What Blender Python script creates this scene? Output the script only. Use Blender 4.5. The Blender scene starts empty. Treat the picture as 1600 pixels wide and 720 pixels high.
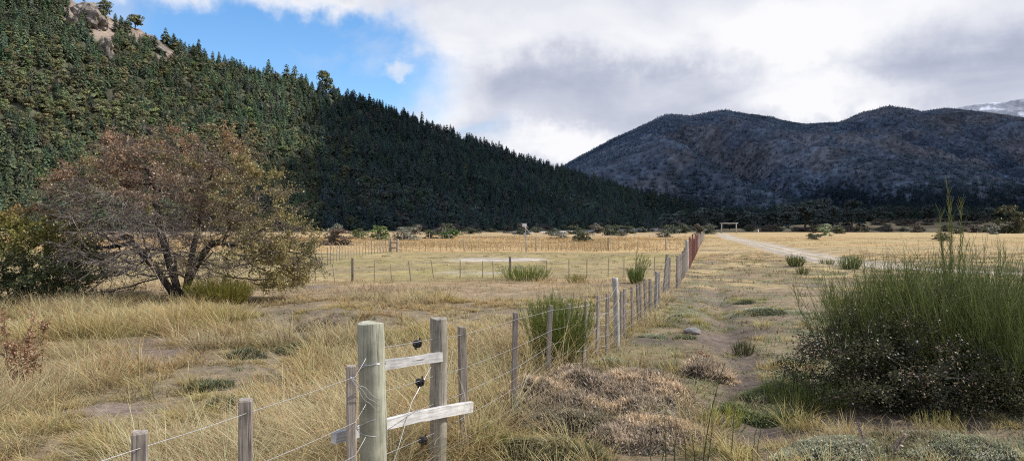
import bpy, math, random
import numpy as np
from mathutils import Vector, Matrix, noise as mnoise

rng = np.random.default_rng(7)
random.seed(7)
scene = bpy.context.scene
COL = scene.collection
F = 1155.0          # focal length of the photograph in its own pixels
HY = 355.0          # horizon row
CAMH = 1.75
SUN_AZ = math.radians(2)     # counter-clockwise from +X
SUN_EL = math.radians(48)

# ------------------------------------------------------------------ helpers
def P(px, d):                       # lateral metre position of photo column px at depth d
    return (px - 800.0) / F * d

def G(px, py):                      # flat-ground point seen at photo pixel
    d = F * CAMH / (py - HY)
    return P(px, d), d

def Z(py, d):
    return CAMH - (py - HY) / F * d

def _hash(ix, iy, seed):
    h = (ix.astype(np.int64) * 374761393 + iy.astype(np.int64) * 668265263 + seed * 974634541) & 0xFFFFFFFF
    h = ((h ^ (h >> 13)) * 1274126177) & 0xFFFFFFFF
    h = (h ^ (h >> 16)) & 0xFFFFFFFF
    return h / 4294967295.0

def vnoise(x, y, seed=0):
    x = np.asarray(x, float); y = np.asarray(y, float)
    ix = np.floor(x); iy = np.floor(y)
    fx = x - ix; fy = y - iy
    fx = fx * fx * (3 - 2 * fx); fy = fy * fy * (3 - 2 * fy)
    a = _hash(ix, iy, seed); b = _hash(ix + 1, iy, seed)
    c = _hash(ix, iy + 1, seed); d = _hash(ix + 1, iy + 1, seed)
    return (a * (1 - fx) + b * fx) * (1 - fy) + (c * (1 - fx) + d * fx) * fy

def fbm(x, y, octv=4, seed=0, gain=.5):
    s = 0; a = 1; n = 0
    for o in range(octv):
        s = s + a * vnoise(x * 2 ** o + 17.3 * o, y * 2 ** o - 9.1 * o, seed + o)
        n += a; a *= gain
    return s / n

def sstep(a, b, x):
    t = np.clip((np.asarray(x, float) - a) / (b - a), 0, 1)
    return t * t * (3 - 2 * t)

def seg_dist(x, y, pts):
    best = np.full(np.shape(x), 1e9)
    for (x0, y0), (x1, y1) in zip(pts[:-1], pts[1:]):
        dx, dy = x1 - x0, y1 - y0
        t = np.clip(((x - x0) * dx + (y - y0) * dy) / (dx * dx + dy * dy), 0, 1)
        best = np.minimum(best, np.hypot(x - x0 - t * dx, y - y0 - t * dy))
    return best

def mesh_np(name, V, faces, C=None, smooth=False):
    """V (n,3); faces: list of (k,m) index arrays; C (n,3) vertex tint"""
    me = bpy.data.meshes.new(name)
    V = np.asarray(V, np.float32)
    me.vertices.add(len(V)); me.vertices.foreach_set('co', V.ravel())
    faces = [np.asarray(f, np.int32) for f in faces if len(f)]
    li = np.concatenate([f.ravel() for f in faces])
    tot = np.concatenate([np.full(len(f), f.shape[1], np.int32) for f in faces])
    st = np.concatenate([[0], np.cumsum(tot)[:-1]]).astype(np.int32)
    me.loops.add(len(li)); me.loops.foreach_set('vertex_index', li)
    me.polygons.add(len(tot)); me.polygons.foreach_set('loop_start', st)
    try: me.polygons.foreach_set('loop_total', tot)
    except Exception: pass
    if C is not None:
        at = me.attributes.new('tint', 'FLOAT_COLOR', 'POINT')
        c4 = np.ones((len(V), 4), np.float32); c4[:, :3] = C
        at.data.foreach_set('color', c4.ravel())
    me.update(calc_edges=True)
    me.polygons.foreach_set('use_smooth', np.full(len(tot), bool(smooth)))
    return me

class MB:
    def __init__(s): s.V = []; s.F = {3: [], 4: []}; s.C = []; s.n = 0
    def add(s, V, faces, C):
        V = np.asarray(V, float).reshape(-1, 3)
        C = np.asarray(C, float)
        if C.ndim == 1: C = np.tile(C, (len(V), 1))
        for f in faces:
            f = np.asarray(f)
            if len(f): s.F[f.shape[1]].append(f + s.n)
        s.V.append(V); s.C.append(C); s.n += len(V)
        return s
    def mesh(s, name, smooth=False):
        return mesh_np(name, np.concatenate(s.V), [np.concatenate(f) for f in s.F.values() if f], np.concatenate(s.C), smooth)
    def obj(s, name, mat, parent=None, smooth=False):
        return link(name, s.mesh(name, smooth), mat, parent)

def link(name, me, mat=None, parent=None):
    o = bpy.data.objects.new(name, me); COL.objects.link(o)
    if mat is not None and not me.materials: me.materials.append(mat)
    if parent is not None: o.parent = parent
    return o

def tag(o, label, cat, group=None, kind=None):
    o['label'] = label; o['category'] = cat
    if group: o['group'] = group
    if kind: o['kind'] = kind
    return o

def struct(o, label, cat):
    return tag(o, label, cat, kind='structure')

def thing(name, label, cat, loc=(0, 0, 0), rz=0, group=None):
    o = bpy.data.objects.new(name, None); COL.objects.link(o)
    o.location = loc; o.rotation_euler = (0, 0, rz); o.empty_display_size = .2
    return tag(o, label, cat, group)

def frames(D):
    D = D / np.maximum(np.linalg.norm(D, axis=1, keepdims=True), 1e-9)
    ref = np.where(np.abs(D[:, 2:3]) < .9, np.array([[0, 0, 1.]]), np.array([[1., 0, 0]]))
    A = np.cross(D, ref); A /= np.maximum(np.linalg.norm(A, axis=1, keepdims=True), 1e-9)
    return A, np.cross(D, A)

def tubes(P0, P1, R0, R1, C0, C1=None, sides=3):
    """separate tapered prisms between P0 and P1"""
    P0 = np.asarray(P0, float); P1 = np.asarray(P1, float); n = len(P0)
    R0 = np.broadcast_to(np.asarray(R0, float), (n,)); R1 = np.broadcast_to(np.asarray(R1, float), (n,))
    A, B = frames(P1 - P0)
    an = np.arange(sides) * 2 * math.pi / sides
    ring = A[:, None] * np.cos(an)[None, :, None] + B[:, None] * np.sin(an)[None, :, None]
    V = np.concatenate([P0[:, None] + ring * R0[:, None, None], P1[:, None] + ring * R1[:, None, None]], 1)
    i = np.arange(sides); j = (i + 1) % sides
    q = np.stack([i, j, j + sides, i + sides], 1)
    Fq = (q[None] + (np.arange(n) * 2 * sides)[:, None, None]).reshape(-1, 4)
    C0 = np.broadcast_to(np.asarray(C0, float), (n, 3)); C1 = C0 if C1 is None else np.broadcast_to(np.asarray(C1, float), (n, 3))
    C = np.concatenate([np.repeat(C0[:, None], sides, 1), np.repeat(C1[:, None], sides, 1)], 1).reshape(-1, 3)
    return V.reshape(-1, 3), [Fq], C

def polytube(pts, rad, sides=6, cap=True, col=(.5, .5, .5)):
    """one continuous tube"""
    pts = np.asarray(pts, float); n = len(pts)
    rad = np.broadcast_to(np.asarray(rad, float), (n,))
    D = np.gradient(pts, axis=0); A, B = frames(D)
    for k in range(1, n):
        a = A[k - 1] - D[k] * (A[k - 1] @ D[k]) / (D[k] @ D[k]); A[k] = a / np.linalg.norm(a); B[k] = np.cross(D[k] / np.linalg.norm(D[k]), A[k])
    an = np.arange(sides) * 2 * math.pi / sides
    V = pts[:, None] + (A[:, None] * np.cos(an)[None, :, None] + B[:, None] * np.sin(an)[None, :, None]) * rad[:, None, None]
    i = np.arange(sides); j = (i + 1) % sides
    q = np.stack([i, j, j + sides, i + sides], 1)
    Fq = (q[None] + (np.arange(n - 1) * sides)[:, None, None]).reshape(-1, 4)
    V = V.reshape(-1, 3); f = [Fq]
    if cap:
        V = np.concatenate([V, pts[:1], pts[-1:]]); m = n * sides
        f.append(np.concatenate([np.stack([j, i, np.full(sides, m)], 1), np.stack([i + (n - 1) * sides, j + (n - 1) * sides, np.full(sides, m + 1)], 1)]))
    return V, f, np.tile(np.asarray(col, float), (len(V), 1))

def rand_dirs(n, r=rng):
    v = r.normal(size=(n, 3)); return v / np.linalg.norm(v, axis=1, keepdims=True)

def leaf_quads(Pc, size, C, up=0.0, aspect=.6, nrm=None, r=rng):
    """diamond leaves at points"""
    Pc = np.asarray(Pc, float); n = len(Pc)
    N = rand_dirs(n, r) if nrm is None else nrm + .6 * rand_dirs(n, r)
    N[:, 2] += up
    N /= np.maximum(np.linalg.norm(N, axis=1, keepdims=True), 1e-6)
    A = np.cross(N, rand_dirs(n, r)); A /= np.maximum(np.linalg.norm(A, axis=1, keepdims=True), 1e-6)
    B = np.cross(N, A)
    s = np.broadcast_to(np.asarray(size, float), (n,))[:, None]
    V = np.stack([Pc - A * s, Pc - B * s * aspect, Pc + A * s, Pc + B * s * aspect], 1).reshape(-1, 3)
    Fq = np.arange(n * 4).reshape(-1, 4)
    return V, [Fq], np.repeat(np.broadcast_to(np.asarray(C, float), (n, 3)), 4, 0)

def blades(base, L, W, lean, curve, phi, C0, C1, segs=2):
    base = np.asarray(base, float); n = len(base)
    dirh = np.stack([np.cos(phi), np.sin(phi), np.zeros(n)], 1)
    tw = phi + math.pi / 2 + rng.normal(0, .8, n)
    side = np.stack([np.cos(tw), np.sin(tw), np.zeros(n)], 1)
    rows = []; cols = []
    for k in range(segs + 1):
        t = k / segs
        h = L * (np.sin(lean) * t + curve * t * t); v = L * (np.cos(lean) * t - .45 * curve * t * t)
        p = base + dirh * h[:, None]; p[:, 2] += v
        c = C0 * (1 - t) + C1 * t
        if k < segs:
            w = (W * (1 - .55 * t) * .5)[:, None]
            rows += [p - side * w, p + side * w]; cols += [c, c]
        else:
            rows.append(p); cols.append(c)
    m = len(rows)
    V = np.stack(rows, 1).reshape(-1, 3); C = np.stack(cols, 1).reshape(-1, 3)
    o = (np.arange(n) * m)[:, None]
    fs = []
    if segs > 1:
        fs.append(np.concatenate([o + np.array([[2 * k, 2 * k + 1, 2 * k + 3, 2 * k + 2]]) for k in range(segs - 1)]))
    fs.append(o + np.array([[2 * segs - 2, 2 * segs - 1, 2 * segs]]))
    return V, fs, C

# ------------------------------------------------------------------ materials
def newmat(name):
    m = bpy.data.materials.new(name); m.use_nodes = True
    m.node_tree.nodes.clear()
    return m, m.node_tree

def N(nt, t, **kw):
    n = nt.nodes.new(t)
    for k, v in kw.items():
        if k.startswith('i_'):
            key = k[2:]; key = int(key) if key.isdigit() else key.replace('_', ' ')
            s = n.inputs[key]
            if isinstance(v, bpy.types.NodeSocket): nt.links.new(v, s)
            else: s.default_value = v
        else: setattr(n, k, v)
    return n

def noise_n(nt, vec, scale, detail=4, rough=.55):
    n = N(nt, 'ShaderNodeTexNoise'); n.inputs['Scale'].default_value = scale
    n.inputs['Detail'].default_value = detail; n.inputs['Roughness'].default_value = rough
    if vec is not None: nt.links.new(vec, n.inputs['Vector'])
    return n

def ramp(nt, fac, stops):
    r = N(nt, 'ShaderNodeValToRGB'); e = r.color_ramp.elements
    while len(e) < len(stops): e.new(.5)
    for k, (p, c) in enumerate(stops):
        e[k].position = p; e[k].color = (c, c, c, 1) if np.isscalar(c) else (*c, 1)
    nt.links.new(fac, r.inputs[0]); return r.outputs[0]

def mixc(nt, fac, a, b, mode='MIX'):
    m = N(nt, 'ShaderNodeMix', data_type='RGBA', blend_type=mode)
    for idx, v in ((0, fac), (6, a), (7, b)):
        if isinstance(v, bpy.types.NodeSocket): nt.links.new(v, m.inputs[idx])
        else: m.inputs[idx].default_value = v if idx == 0 else (*v, 1)
    return m.outputs[2]

def math_n(nt, op, a, b=0.0, c=0.0):
    m = N(nt, 'ShaderNodeMath', operation=op)
    for idx, v in enumerate((a, b, c)):
        if isinstance(v, bpy.types.NodeSocket): nt.links.new(v, m.inputs[idx])
        else: m.inputs[idx].default_value = v
    return m.outputs[0]

def tintnode(nt):
    return N(nt, 'ShaderNodeAttribute', attribute_name='tint').outputs['Color']

def foliage_mat(name, trans=.35, rnd=.25, gloss=.04, nscale=None):
    m, nt = newmat(name)
    c = tintnode(nt)
    oi = N(nt, 'ShaderNodeObjectInfo')
    v = math_n(nt, 'MULTIPLY_ADD', oi.outputs['Random'], rnd * 2, 1 - rnd)
    hsv = N(nt, 'ShaderNodeHueSaturation', i_Color=c, i_Value=v)
    col = hsv.outputs[0]
    if nscale:
        geo = N(nt, 'ShaderNodeNewGeometry')
        nz = noise_n(nt, geo.outputs['Position'], nscale, 3)
        col = mixc(nt, 1.0, col, ramp(nt, nz.outputs[0], [(.3, .65), (.7, 1.3)]), 'MULTIPLY')
    d = N(nt, 'ShaderNodeBsdfDiffuse', i_Color=col)
    t = N(nt, 'ShaderNodeBsdfTranslucent', i_Color=col)
    mx = N(nt, 'ShaderNodeMixShader', i_0=trans); nt.links.new(d.outputs[0], mx.inputs[1]); nt.links.new(t.outputs[0], mx.inputs[2])
    out = mx.outputs[0]
    if gloss:
        g = N(nt, 'ShaderNodeBsdfGlossy'); g.inputs['Roughness'].default_value = .45
        m2 = N(nt, 'ShaderNodeMixShader', i_0=gloss); nt.links.new(out, m2.inputs[1]); nt.links.new(g.outputs[0], m2.inputs[2]); out = m2.outputs[0]
    o = N(nt, 'ShaderNodeOutputMaterial'); nt.links.new(out, o.inputs[0])
    return m

def bark_mat(name, scale=30):
    m, nt = newmat(name)
    geo = N(nt, 'ShaderNodeNewGeometry')
    nz = noise_n(nt, geo.outputs['Position'], scale, 5, .65)
    col = mixc(nt, 1.0, tintnode(nt), ramp(nt, nz.outputs[0], [(.3, .5), (.7, 1.4)]), 'MULTIPLY')
    b = N(nt, 'ShaderNodeBump', i_Height=nz.outputs[0]); b.inputs['Strength'].default_value = .6; b.inputs['Distance'].default_value = .02
    p = N(nt, 'ShaderNodeBsdfPrincipled', i_Base_Color=col, i_Normal=b.outputs[0]); p.inputs['Roughness'].default_value = .9
    o = N(nt, 'ShaderNodeOutputMaterial'); nt.links.new(p.outputs[0], o.inputs[0])
    return m

def wood_mat(name, c_dark, c_mid, c_light, streak=40, tintmix=None):
    """weathered timber with grain along the object's local Z"""
    m, nt = newmat(name)
    tc = N(nt, 'ShaderNodeTexCoord'); oi = N(nt, 'ShaderNodeObjectInfo')
    mp = N(nt, 'ShaderNodeMapping', i_Vector=tc.outputs['Object']); mp.inputs['Scale'].default_value = (1, 1, .045)
    off = N(nt, 'ShaderNodeVectorMath', operation='ADD', i_0=mp.outputs[0])
    cmb = N(nt, 'ShaderNodeCombineXYZ'); r10 = math_n(nt, 'MULTIPLY', oi.outputs['Random'], 9.0)
    for k in range(3): nt.links.new(r10, cmb.inputs[k])
    nt.links.new(cmb.outputs[0], off.inputs[1])
    g = noise_n(nt, off.outputs[0], streak * 3, 6, .7)
    g2 = noise_n(nt, off.outputs[0], streak, 3, .6)
    g3 = noise_n(nt, tc.outputs['Object'], 7, 4, .6)
    col = ramp(nt, g.outputs[0], [(.28, c_dark), (.5, c_mid), (.75, c_light)])
    crack = ramp(nt, g2.outputs[0], [(.30, .15), (.37, 1.0)])
    col = mixc(nt, 1.0, col, crack, 'MULTIPLY')
    col = mixc(nt, 1.0, col, ramp(nt, g3.outputs[0], [(.25, .6), (.7, 1.25)]), 'MULTIPLY')
    v = math_n(nt, 'MULTIPLY_ADD', oi.outputs['Random'], .5, .75)
    hsv = N(nt, 'ShaderNodeHueSaturation', i_Color=col, i_Value=v)
    hsum = math_n(nt, 'ADD', g.outputs[0], crack)
    b = N(nt, 'ShaderNodeBump', i_Height=hsum); b.inputs['Strength'].default_value = .5; b.inputs['Distance'].default_value = .004
    p = N(nt, 'ShaderNodeBsdfPrincipled', i_Base_Color=hsv.outputs[0], i_Normal=b.outputs[0]); p.inputs['Roughness'].default_value = .85
    o = N(nt, 'ShaderNodeOutputMaterial'); nt.links.new(p.outputs[0], o.inputs[0])
    return m

def plain_mat(name, col, rough=.5, metal=0.0, var=.3, scale=60):
    m, nt = newmat(name)
    tc = N(nt, 'ShaderNodeTexCoord'); nz = noise_n(nt, tc.outputs['Object'], scale, 4)
    c = mixc(nt, 1.0, col, ramp(nt, nz.outputs[0], [(.3, 1 - var), (.7, 1 + var)]), 'MULTIPLY')
    p = N(nt, 'ShaderNodeBsdfPrincipled', i_Base_Color=c); p.inputs['Roughness'].default_value = rough; p.inputs['Metallic'].default_value = metal
    o = N(nt, 'ShaderNodeOutputMaterial'); nt.links.new(p.outputs[0], o.inputs[0])
    return m

def earth_mat(name, scales=((2.5, .35), (14, .3), (70, .3)), bump=.03, bscale=25, rough=.95):
    """vertex tint broken up by several sizes of noise"""
    m, nt = newmat(name)
    geo = N(nt, 'ShaderNodeNewGeometry'); pos = geo.outputs['Position']
    col = tintnode(nt)
    for s, a in scales:
        nz = noise_n(nt, pos, s, 4, .6)
        col = mixc(nt, 1.0, col, ramp(nt, nz.outputs[0], [(.3, 1 - a), (.7, 1 + a)]), 'MULTIPLY')
    nb = noise_n(nt, pos, bscale, 6, .7)
    b = N(nt, 'ShaderNodeBump', i_Height=nb.outputs[0]); b.inputs['Strength'].default_value = .7; b.inputs['Distance'].default_value = bump
    p = N(nt, 'ShaderNodeBsdfPrincipled', i_Base_Color=col, i_Normal=b.outputs[0]); p.inputs['Roughness'].default_value = rough
    p.inputs['Specular IOR Level'].default_value = .15
    o = N(nt, 'ShaderNodeOutputMaterial'); nt.links.new(p.outputs[0], o.inputs[0])
    return m

M_GRASS = foliage_mat('grass_blades', .5, 0, .03)
M_LEAF = foliage_mat('leaves', .3, .12, .04)
M_TREE = foliage_mat('forest_foliage', .2, .3, .0)
M_STEM = foliage_mat('green_stems', .3, .1, .04)
M_BARK = bark_mat('bark')
M_POST = wood_mat('weathered_post', (.10, .08, .064), (.32, .275, .235), (.52, .47, .42))
M_RPOST = wood_mat('grey_green_round_post', (.19, .185, .13), (.40, .395, .30), (.54, .54, .44), 25)
M_RPOST2 = wood_mat('grey_split_round_post', (.15, .125, .095), (.43, .39, .32), (.60, .56, .48), 30)
M_RAIL = wood_mat('bleached_rail', (.28, .27, .26), (.50, .49, .48), (.66, .65, .64), 30)
M_RED = wood_mat('reddish_post', (.07, .025, .02), (.19, .075, .06), (.27, .12, .10))
M_PALE = wood_mat('pale_round_post', (.22, .20, .17), (.40, .38, .34), (.52, .50, .46), 25)
M_STICK = wood_mat('field_stick', (.15, .12, .085), (.34, .285, .21), (.48, .41, .32))
M_WIRE = plain_mat('galvanised_wire', (.55, .55, .55), .4, .6, .2)
M_BLACK = plain_mat('black_plastic', (.012, .012, .013), .4)
M_WHITE = plain_mat('white_paint', (.75, .75, .75), .5)
M_GREYM = plain_mat('grey_metal', (.5, .52, .55), .45, .2)
M_GROUND = earth_mat('ground_soil_and_turf', ((.35, .22), (2.2, .25), (13, .3), (70, .35)), .03, 30)
M_ROAD = earth_mat('gravel_track', ((.8, .2), (6, .2), (40, .2)), .02, 40)
M_HILL = earth_mat('hillside', ((.02, .3), (.1, .3), (.6, .3)), .5, .7)
M_ROCK = earth_mat('rock', ((.05, .35), (.25, .4), (1.2, .4)), 1.5, .3)
M_STONE = earth_mat('stone', ((6, .3), (40, .3)), .02, 20)
M_MOUND = earth_mat('mound', ((9, .3), (40, .4)), .03, 40)

# ------------------------------------------------------------------ ground shape
FENCE = [(-1.55, 2.2), (-1.37, 2.72), (-1.17, 3.23), (-.87, 4.0), (-.80, 4.2), (-.51, 5.12), (-.36, 5.5), (.03, 6.5), (.39, 8.15),
         (1.51, 10.6), (2.66, 13.6), (4.0, 18.5), (7.0, 29.5), (9.8, 40), (17.0, 67), (50, 190)]
FX = np.array([p[0] for p in FENCE]); FY = np.array([p[1] for p in FENCE])
PATH = [G(1225, 735), G(1205, 700), G(1150, 620), G(1150, 585), G(1165, 560), G(1135, 522), G(1130, 490), G(1118, 450), G(1105, 425)]
PATH2 = [G(1030, 535), G(1090, 528), G(1135, 522), G(1205, 512)]
ROAD = [(P(1126, 215), 215), (P(1134, 150), 150), (P(1152, 110), 110), (P(1178, 88), 88), (P(1206, 68), 68), (P(1238, 54), 54), (P(1280, 44.5), 44.5),
        (P(1325, 38), 38), (P(1400, 33.5), 33.5), (P(1520, 30), 30), (P(1750, 27), 27), (P(2100, 25), 25)]
BANK = (P(497, 13.2), 13.4)

def masks(x, y):
    r = np.hypot(x, y)
    right = sstep(-.4, .5, x - np.interp(y, FY, FX))
    n1 = fbm(x / 1.1, y / 1.1, 4, 11); n2 = fbm(x / 3.1 + 5, y / 3.1, 4, 23); n3 = fbm(x / 9, y / 9, 3, 31)
    pw = .10 + .07 * (1 - sstep(7, 11, y)) + .50 * (fbm(x / 1.1, y / 1.1, 3, 77) - .45)
    pw = np.maximum(pw, -.1)
    dp = seg_dist(x + .25 * (vnoise(x * 1.5, y * 1.5, 3) - .5), y, PATH)
    path = (1 - sstep(pw, pw + .25, dp)) * (1 - .6 * sstep(9, 16, y))
    dp2 = seg_dist(x, y + .5 * (vnoise(x * 1.2, y * 1.2, 5) - .5), PATH2)
    path = np.maximum(path, (1 - sstep(.12, .8, dp2)) * .9)
    path *= 1 - sstep(17, 25, y)
    soil = sstep(.58, .70, n1 * .5 + n2 * .5) * (1 - sstep(28, 60, r))
    soilR = .85 * sstep(.565, .66, n1 * .55 + n2 * .45) * right * (1 - sstep(30, 60, r))
    bx, by = BANK
    u = (x - bx) / .62; v = (y - by) / .62
    bank = np.exp(-(u * u + v * v) * 1.1)
    hollow = (1 - sstep(.75, 1.2, np.hypot((x - bx) / .75, (y - by + .75) / 1.0) + .25 * (vnoise(x * 3, y * 3, 8) - .5)))
    s2 = 1 - sstep(.6, 1.1, np.hypot((x - P(240, 10.2)) / .9, (y - 10.2) / .55) + .5 * (n1 - .5))
    s3 = 1 - sstep(.5, 1.1, np.hypot((x - P(165, 7.0)) / .42, (y - 7.0) / .5) + .6 * (n1 - .5))
    s4 = 1 - sstep(.5, 1.1, np.hypot((x - P(330, 11.3)) / 1.6, (y - 11.3) / .5) + .6 * (n1 - .5))
    soil = np.maximum.reduce([soil * .9, soilR, path, hollow, s2, s3, s4 * .9])
    gravel = (1 - sstep(.6, 1.1, np.hypot((x - P(775, 40.5)) / 3.4, (y - 40.5) / 3.0) + .6 * (n2 - .5)))
    gravel = np.maximum(gravel, .6 * (1 - sstep(.5, 1.1, np.hypot((x - P(745, 28.3)) / 1.6, (y - 28.3) / 1.6) + .9 * (n1 - .5))))
    rd = seg_dist(x, y, ROAD)
    road = 1 - sstep(1.5, 2.2, rd)
    return dict(r=r, right=right, soil=soil, path=path, hollow=hollow, gravel=gravel, road=road, n1=n1, n2=n2, n3=n3, rd=rd)

def gh(x, y):
    x = np.asarray(x, float); y = np.asarray(y, float)
    r = np.hypot(x, y)
    A = 1 / (1 + (r / 22) ** 2)
    z = A * (.26 * (fbm(x / 2.0, y / 2.0, 4, 41) - .5) + .12 * (fbm(x / .5, y / .5, 3, 51) - .5))
    z = z + .5 * (fbm(x / 60, y / 60, 2, 61) - .5) * sstep(60, 200, r)
    z *= 1 - .0 * A
    dp = seg_dist(x, y, PATH)
    z = z - .09 * np.exp(-(dp / .28) ** 2) * (1 - sstep(20, 30, y))
    bx, by = BANK
    uu = np.hypot((x - bx) / 1.05, (y - by + .35) / .95) + .22 * (vnoise(x * 3, y * 3, 8) - .5)
    back = sstep(-.2, .5, (y - by + .35) / .95)
    z = z - .10 * (1 - sstep(.6, 1.2, uu)) + .22 * np.exp(-((x - bx) / 1.05) ** 2) * sstep(by + .02, by + .30, y) * (1 - sstep(by + .6, by + 2.4, y))
    rdist = seg_dist(x, y, ROAD)
    z = z * sstep(1.5, 5, rdist) - .10 * (1 - sstep(1.4, 2.6, rdist)) * (1 - sstep(120, 200, r))
    # low terrace across the valley to the right
    az = x / np.maximum(y, 1)
    z = z + 6.2 * sstep(330, 560, y) * sstep(.25, .5, az) * (y > 1)
    return z

def ghp(x, y): return float(gh(np.array([x]), np.array([y]))[0])

# colours (linear albedo)
STRAW = np.array((.66, .475, .265)); ORANGE = np.array((.48, .335, .165)); OLIVE = np.array((.28, .255, .095)); GREEN = np.array((.13, .185, .045))
SOIL = np.array((.19, .15, .125)); GRAVEL = np.array((.52, .47, .41)); MOWN = np.array((.31, .245, .122)); GREYG = np.array((.27, .275, .17)); RYEL = np.array((.47, .36, .19))

def lerp(a, b, t): return a + (b - a) * t[..., None]

def ground_color(x, y, m):
    n = len(x); c = np.tile(STRAW * .62, (n, 1))
    left = 1 - m['right']; r = m['r']
    c = lerp(np.tile(np.array((.205, .165, .115)), (n, 1)), c, sstep(14, 30, r))  # dark litter near by, darkened further as painted shade between tufts
    c = lerp(c, np.tile(OLIVE * [.8, .75, .95], (n, 1)), sstep(.48, .66, m['n2']) * .5)
    field = left * sstep(23, 27, y) * (1 - sstep(50, 54, y))
    c = lerp(c, np.tile(MOWN, (n, 1)) * (.85 + .4 * m['n3'][:, None]), field)
    c = lerp(c, np.tile(OLIVE * 1.05, (n, 1)), field * sstep(.47, .62, m['n2']) * .4)
    c = lerp(c, np.tile(np.array((.26, .205, .12)), (n, 1)), field * sstep(.52, .62, fbm(x / 2.2, y / 1.1, 4, 93)) * .7)
    c = lerp(c, np.tile(ORANGE, (n, 1)), left * sstep(51, 54, y) * (1 - sstep(120, 160, y)))
    c = lerp(c, np.tile(RYEL * .88, (n, 1)), m['right'] * sstep(16, 32, y))
    c = lerp(c, np.tile(ORANGE * .85, (n, 1)), m['right'] * sstep(.5, .62, fbm(x / 22, y / 9, 3, 91)) * sstep(20, 35, y) * .8)
    c = lerp(c, np.tile(GREYG * .62, (n, 1)), m['right'] * (1 - sstep(20, 50, y)) * sstep(.40, .54, m['n1']) * .85)
    c = lerp(c, np.tile(np.array((.20, .155, .11)), (n, 1)), m['right'] * (1 - sstep(40, 90, y)) * sstep(.50, .60, fbm(x / 1.6, y / .8, 4, 95)) * .75)
    c = lerp(c, np.tile(np.array((.15, .125, .07)), (n, 1)), sstep(190, 270, y) * sstep(.42, .6, fbm(x / 30, y / 30, 3, 97)) )
    c = lerp(c, np.tile(SOIL, (n, 1)) * (1 - .32 * m['path'])[:, None], np.clip(m['soil'] * (1 - .9 * field), 0, 1))
    c = lerp(c, np.tile(GRAVEL * .88, (n, 1)), m['gravel'] * left * (.35 + .65 * sstep(.38, .55, fbm(x / .9, y / .9, 3, 94))))
    c = lerp(c, np.tile(GRAVEL * .7, (n, 1)), (1 - sstep(.9, 2.2, m['rd'] + 2.0 * (m['n1'] - .5))) * .8)
    return c

def build_ground():
    fine = np.linspace(math.radians(-56), math.radians(56), 620)
    coarse = np.linspace(math.radians(56), math.radians(304), 70)[1:-1]
    th = np.concatenate([fine, coarse])
    rr = [.6]
    while rr[-1] < 9000: rr.append(rr[-1] * (1.0115 if rr[-1] < 60 else 1.02) )
    rr = np.array(rr)
    R, T = np.meshgrid(rr, th, indexing='ij')
    x = (R * np.sin(T)).ravel(); y = (R * np.cos(T)).ravel()
    z = gh(x, y)
    m = masks(x, y)
    C = ground_color(x, y, m)
    nr, na = len(rr), len(th)
    i, j = np.meshgrid(np.arange(nr - 1), np.arange(na), indexing='ij'); j2 = (j + 1) % na
    q = np.stack([i * na + j, (i + 1) * na + j, (i + 1) * na + j2, i * na + j2], -1).reshape(-1, 4)
    V = np.stack([x, y, z], 1)
    V = np.concatenate([V, [[0, 0, ghp(0, 0)]]]); C = np.concatenate([C, [STRAW * .6]])
    jj = np.arange(na); f3 = np.stack([np.full(na, nr * na), jj, (jj + 1) % na], 1)
    o = link('ground', mesh_np('ground', V, [q, f3], C, True), M_GROUND)
    struct(o, 'dry valley floor of tan grass and bare grey soil', 'ground')
build_ground()

def ribbon(name, pts, w, zoff, colf, mat, label, cat, n=260, zfun=None, nw=9):
    pts = np.array(pts); seg = np.r_[0, np.cumsum(np.hypot(*np.diff(pts, axis=0).T))]
    s = np.linspace(0, 1, n) ** 1.0 * seg[-1]
    cx = np.interp(s, seg, pts[:, 0]); cy = np.interp(s, seg, pts[:, 1])
    k = np.ones(9) / 9
    cx = np.convolve(np.pad(cx, 4, 'edge'), k, 'valid'); cy = np.convolve(np.pad(cy, 4, 'edge'), k, 'valid')
    t = np.stack([np.gradient(cx), np.gradient(cy)], 1); t /= np.linalg.norm(t, axis=1, keepdims=True)
    nn = np.stack([-t[:, 1], t[:, 0]], 1)
    ww = np.linspace(-1, 1, nw)
    wob = w * (1 + .28 * (fbm(s / 2.0, s * 0, 3, 5) - .5) * 2)
    X = cx[:, None] + nn[:, :1] * ww[None] * wob[:, None]; Y = cy[:, None] + nn[:, 1:] * ww[None] * wob[:, None]
    Zz = gh(X.ravel(), Y.ravel()).reshape(X.shape) + zoff - .05 * (np.abs(ww)[None] > .95)
    if zfun is not None: Zz = zfun(X, Y, ww)
    V = np.stack([X, Y, Zz], -1).reshape(-1, 3)
    i, j = np.meshgrid(np.arange(n - 1), np.arange(nw - 1), indexing='ij')
    q = np.stack([i * nw + j, i * nw + j + 1, (i + 1) * nw + j + 1, (i + 1) * nw + j], -1).reshape(-1, 4)
    C = colf(X.ravel(), Y.ravel(), np.tile(ww, n))
    o = link(name, mesh_np(name, V, [q], C, True), mat)
    return struct(o, label, cat)

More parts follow.
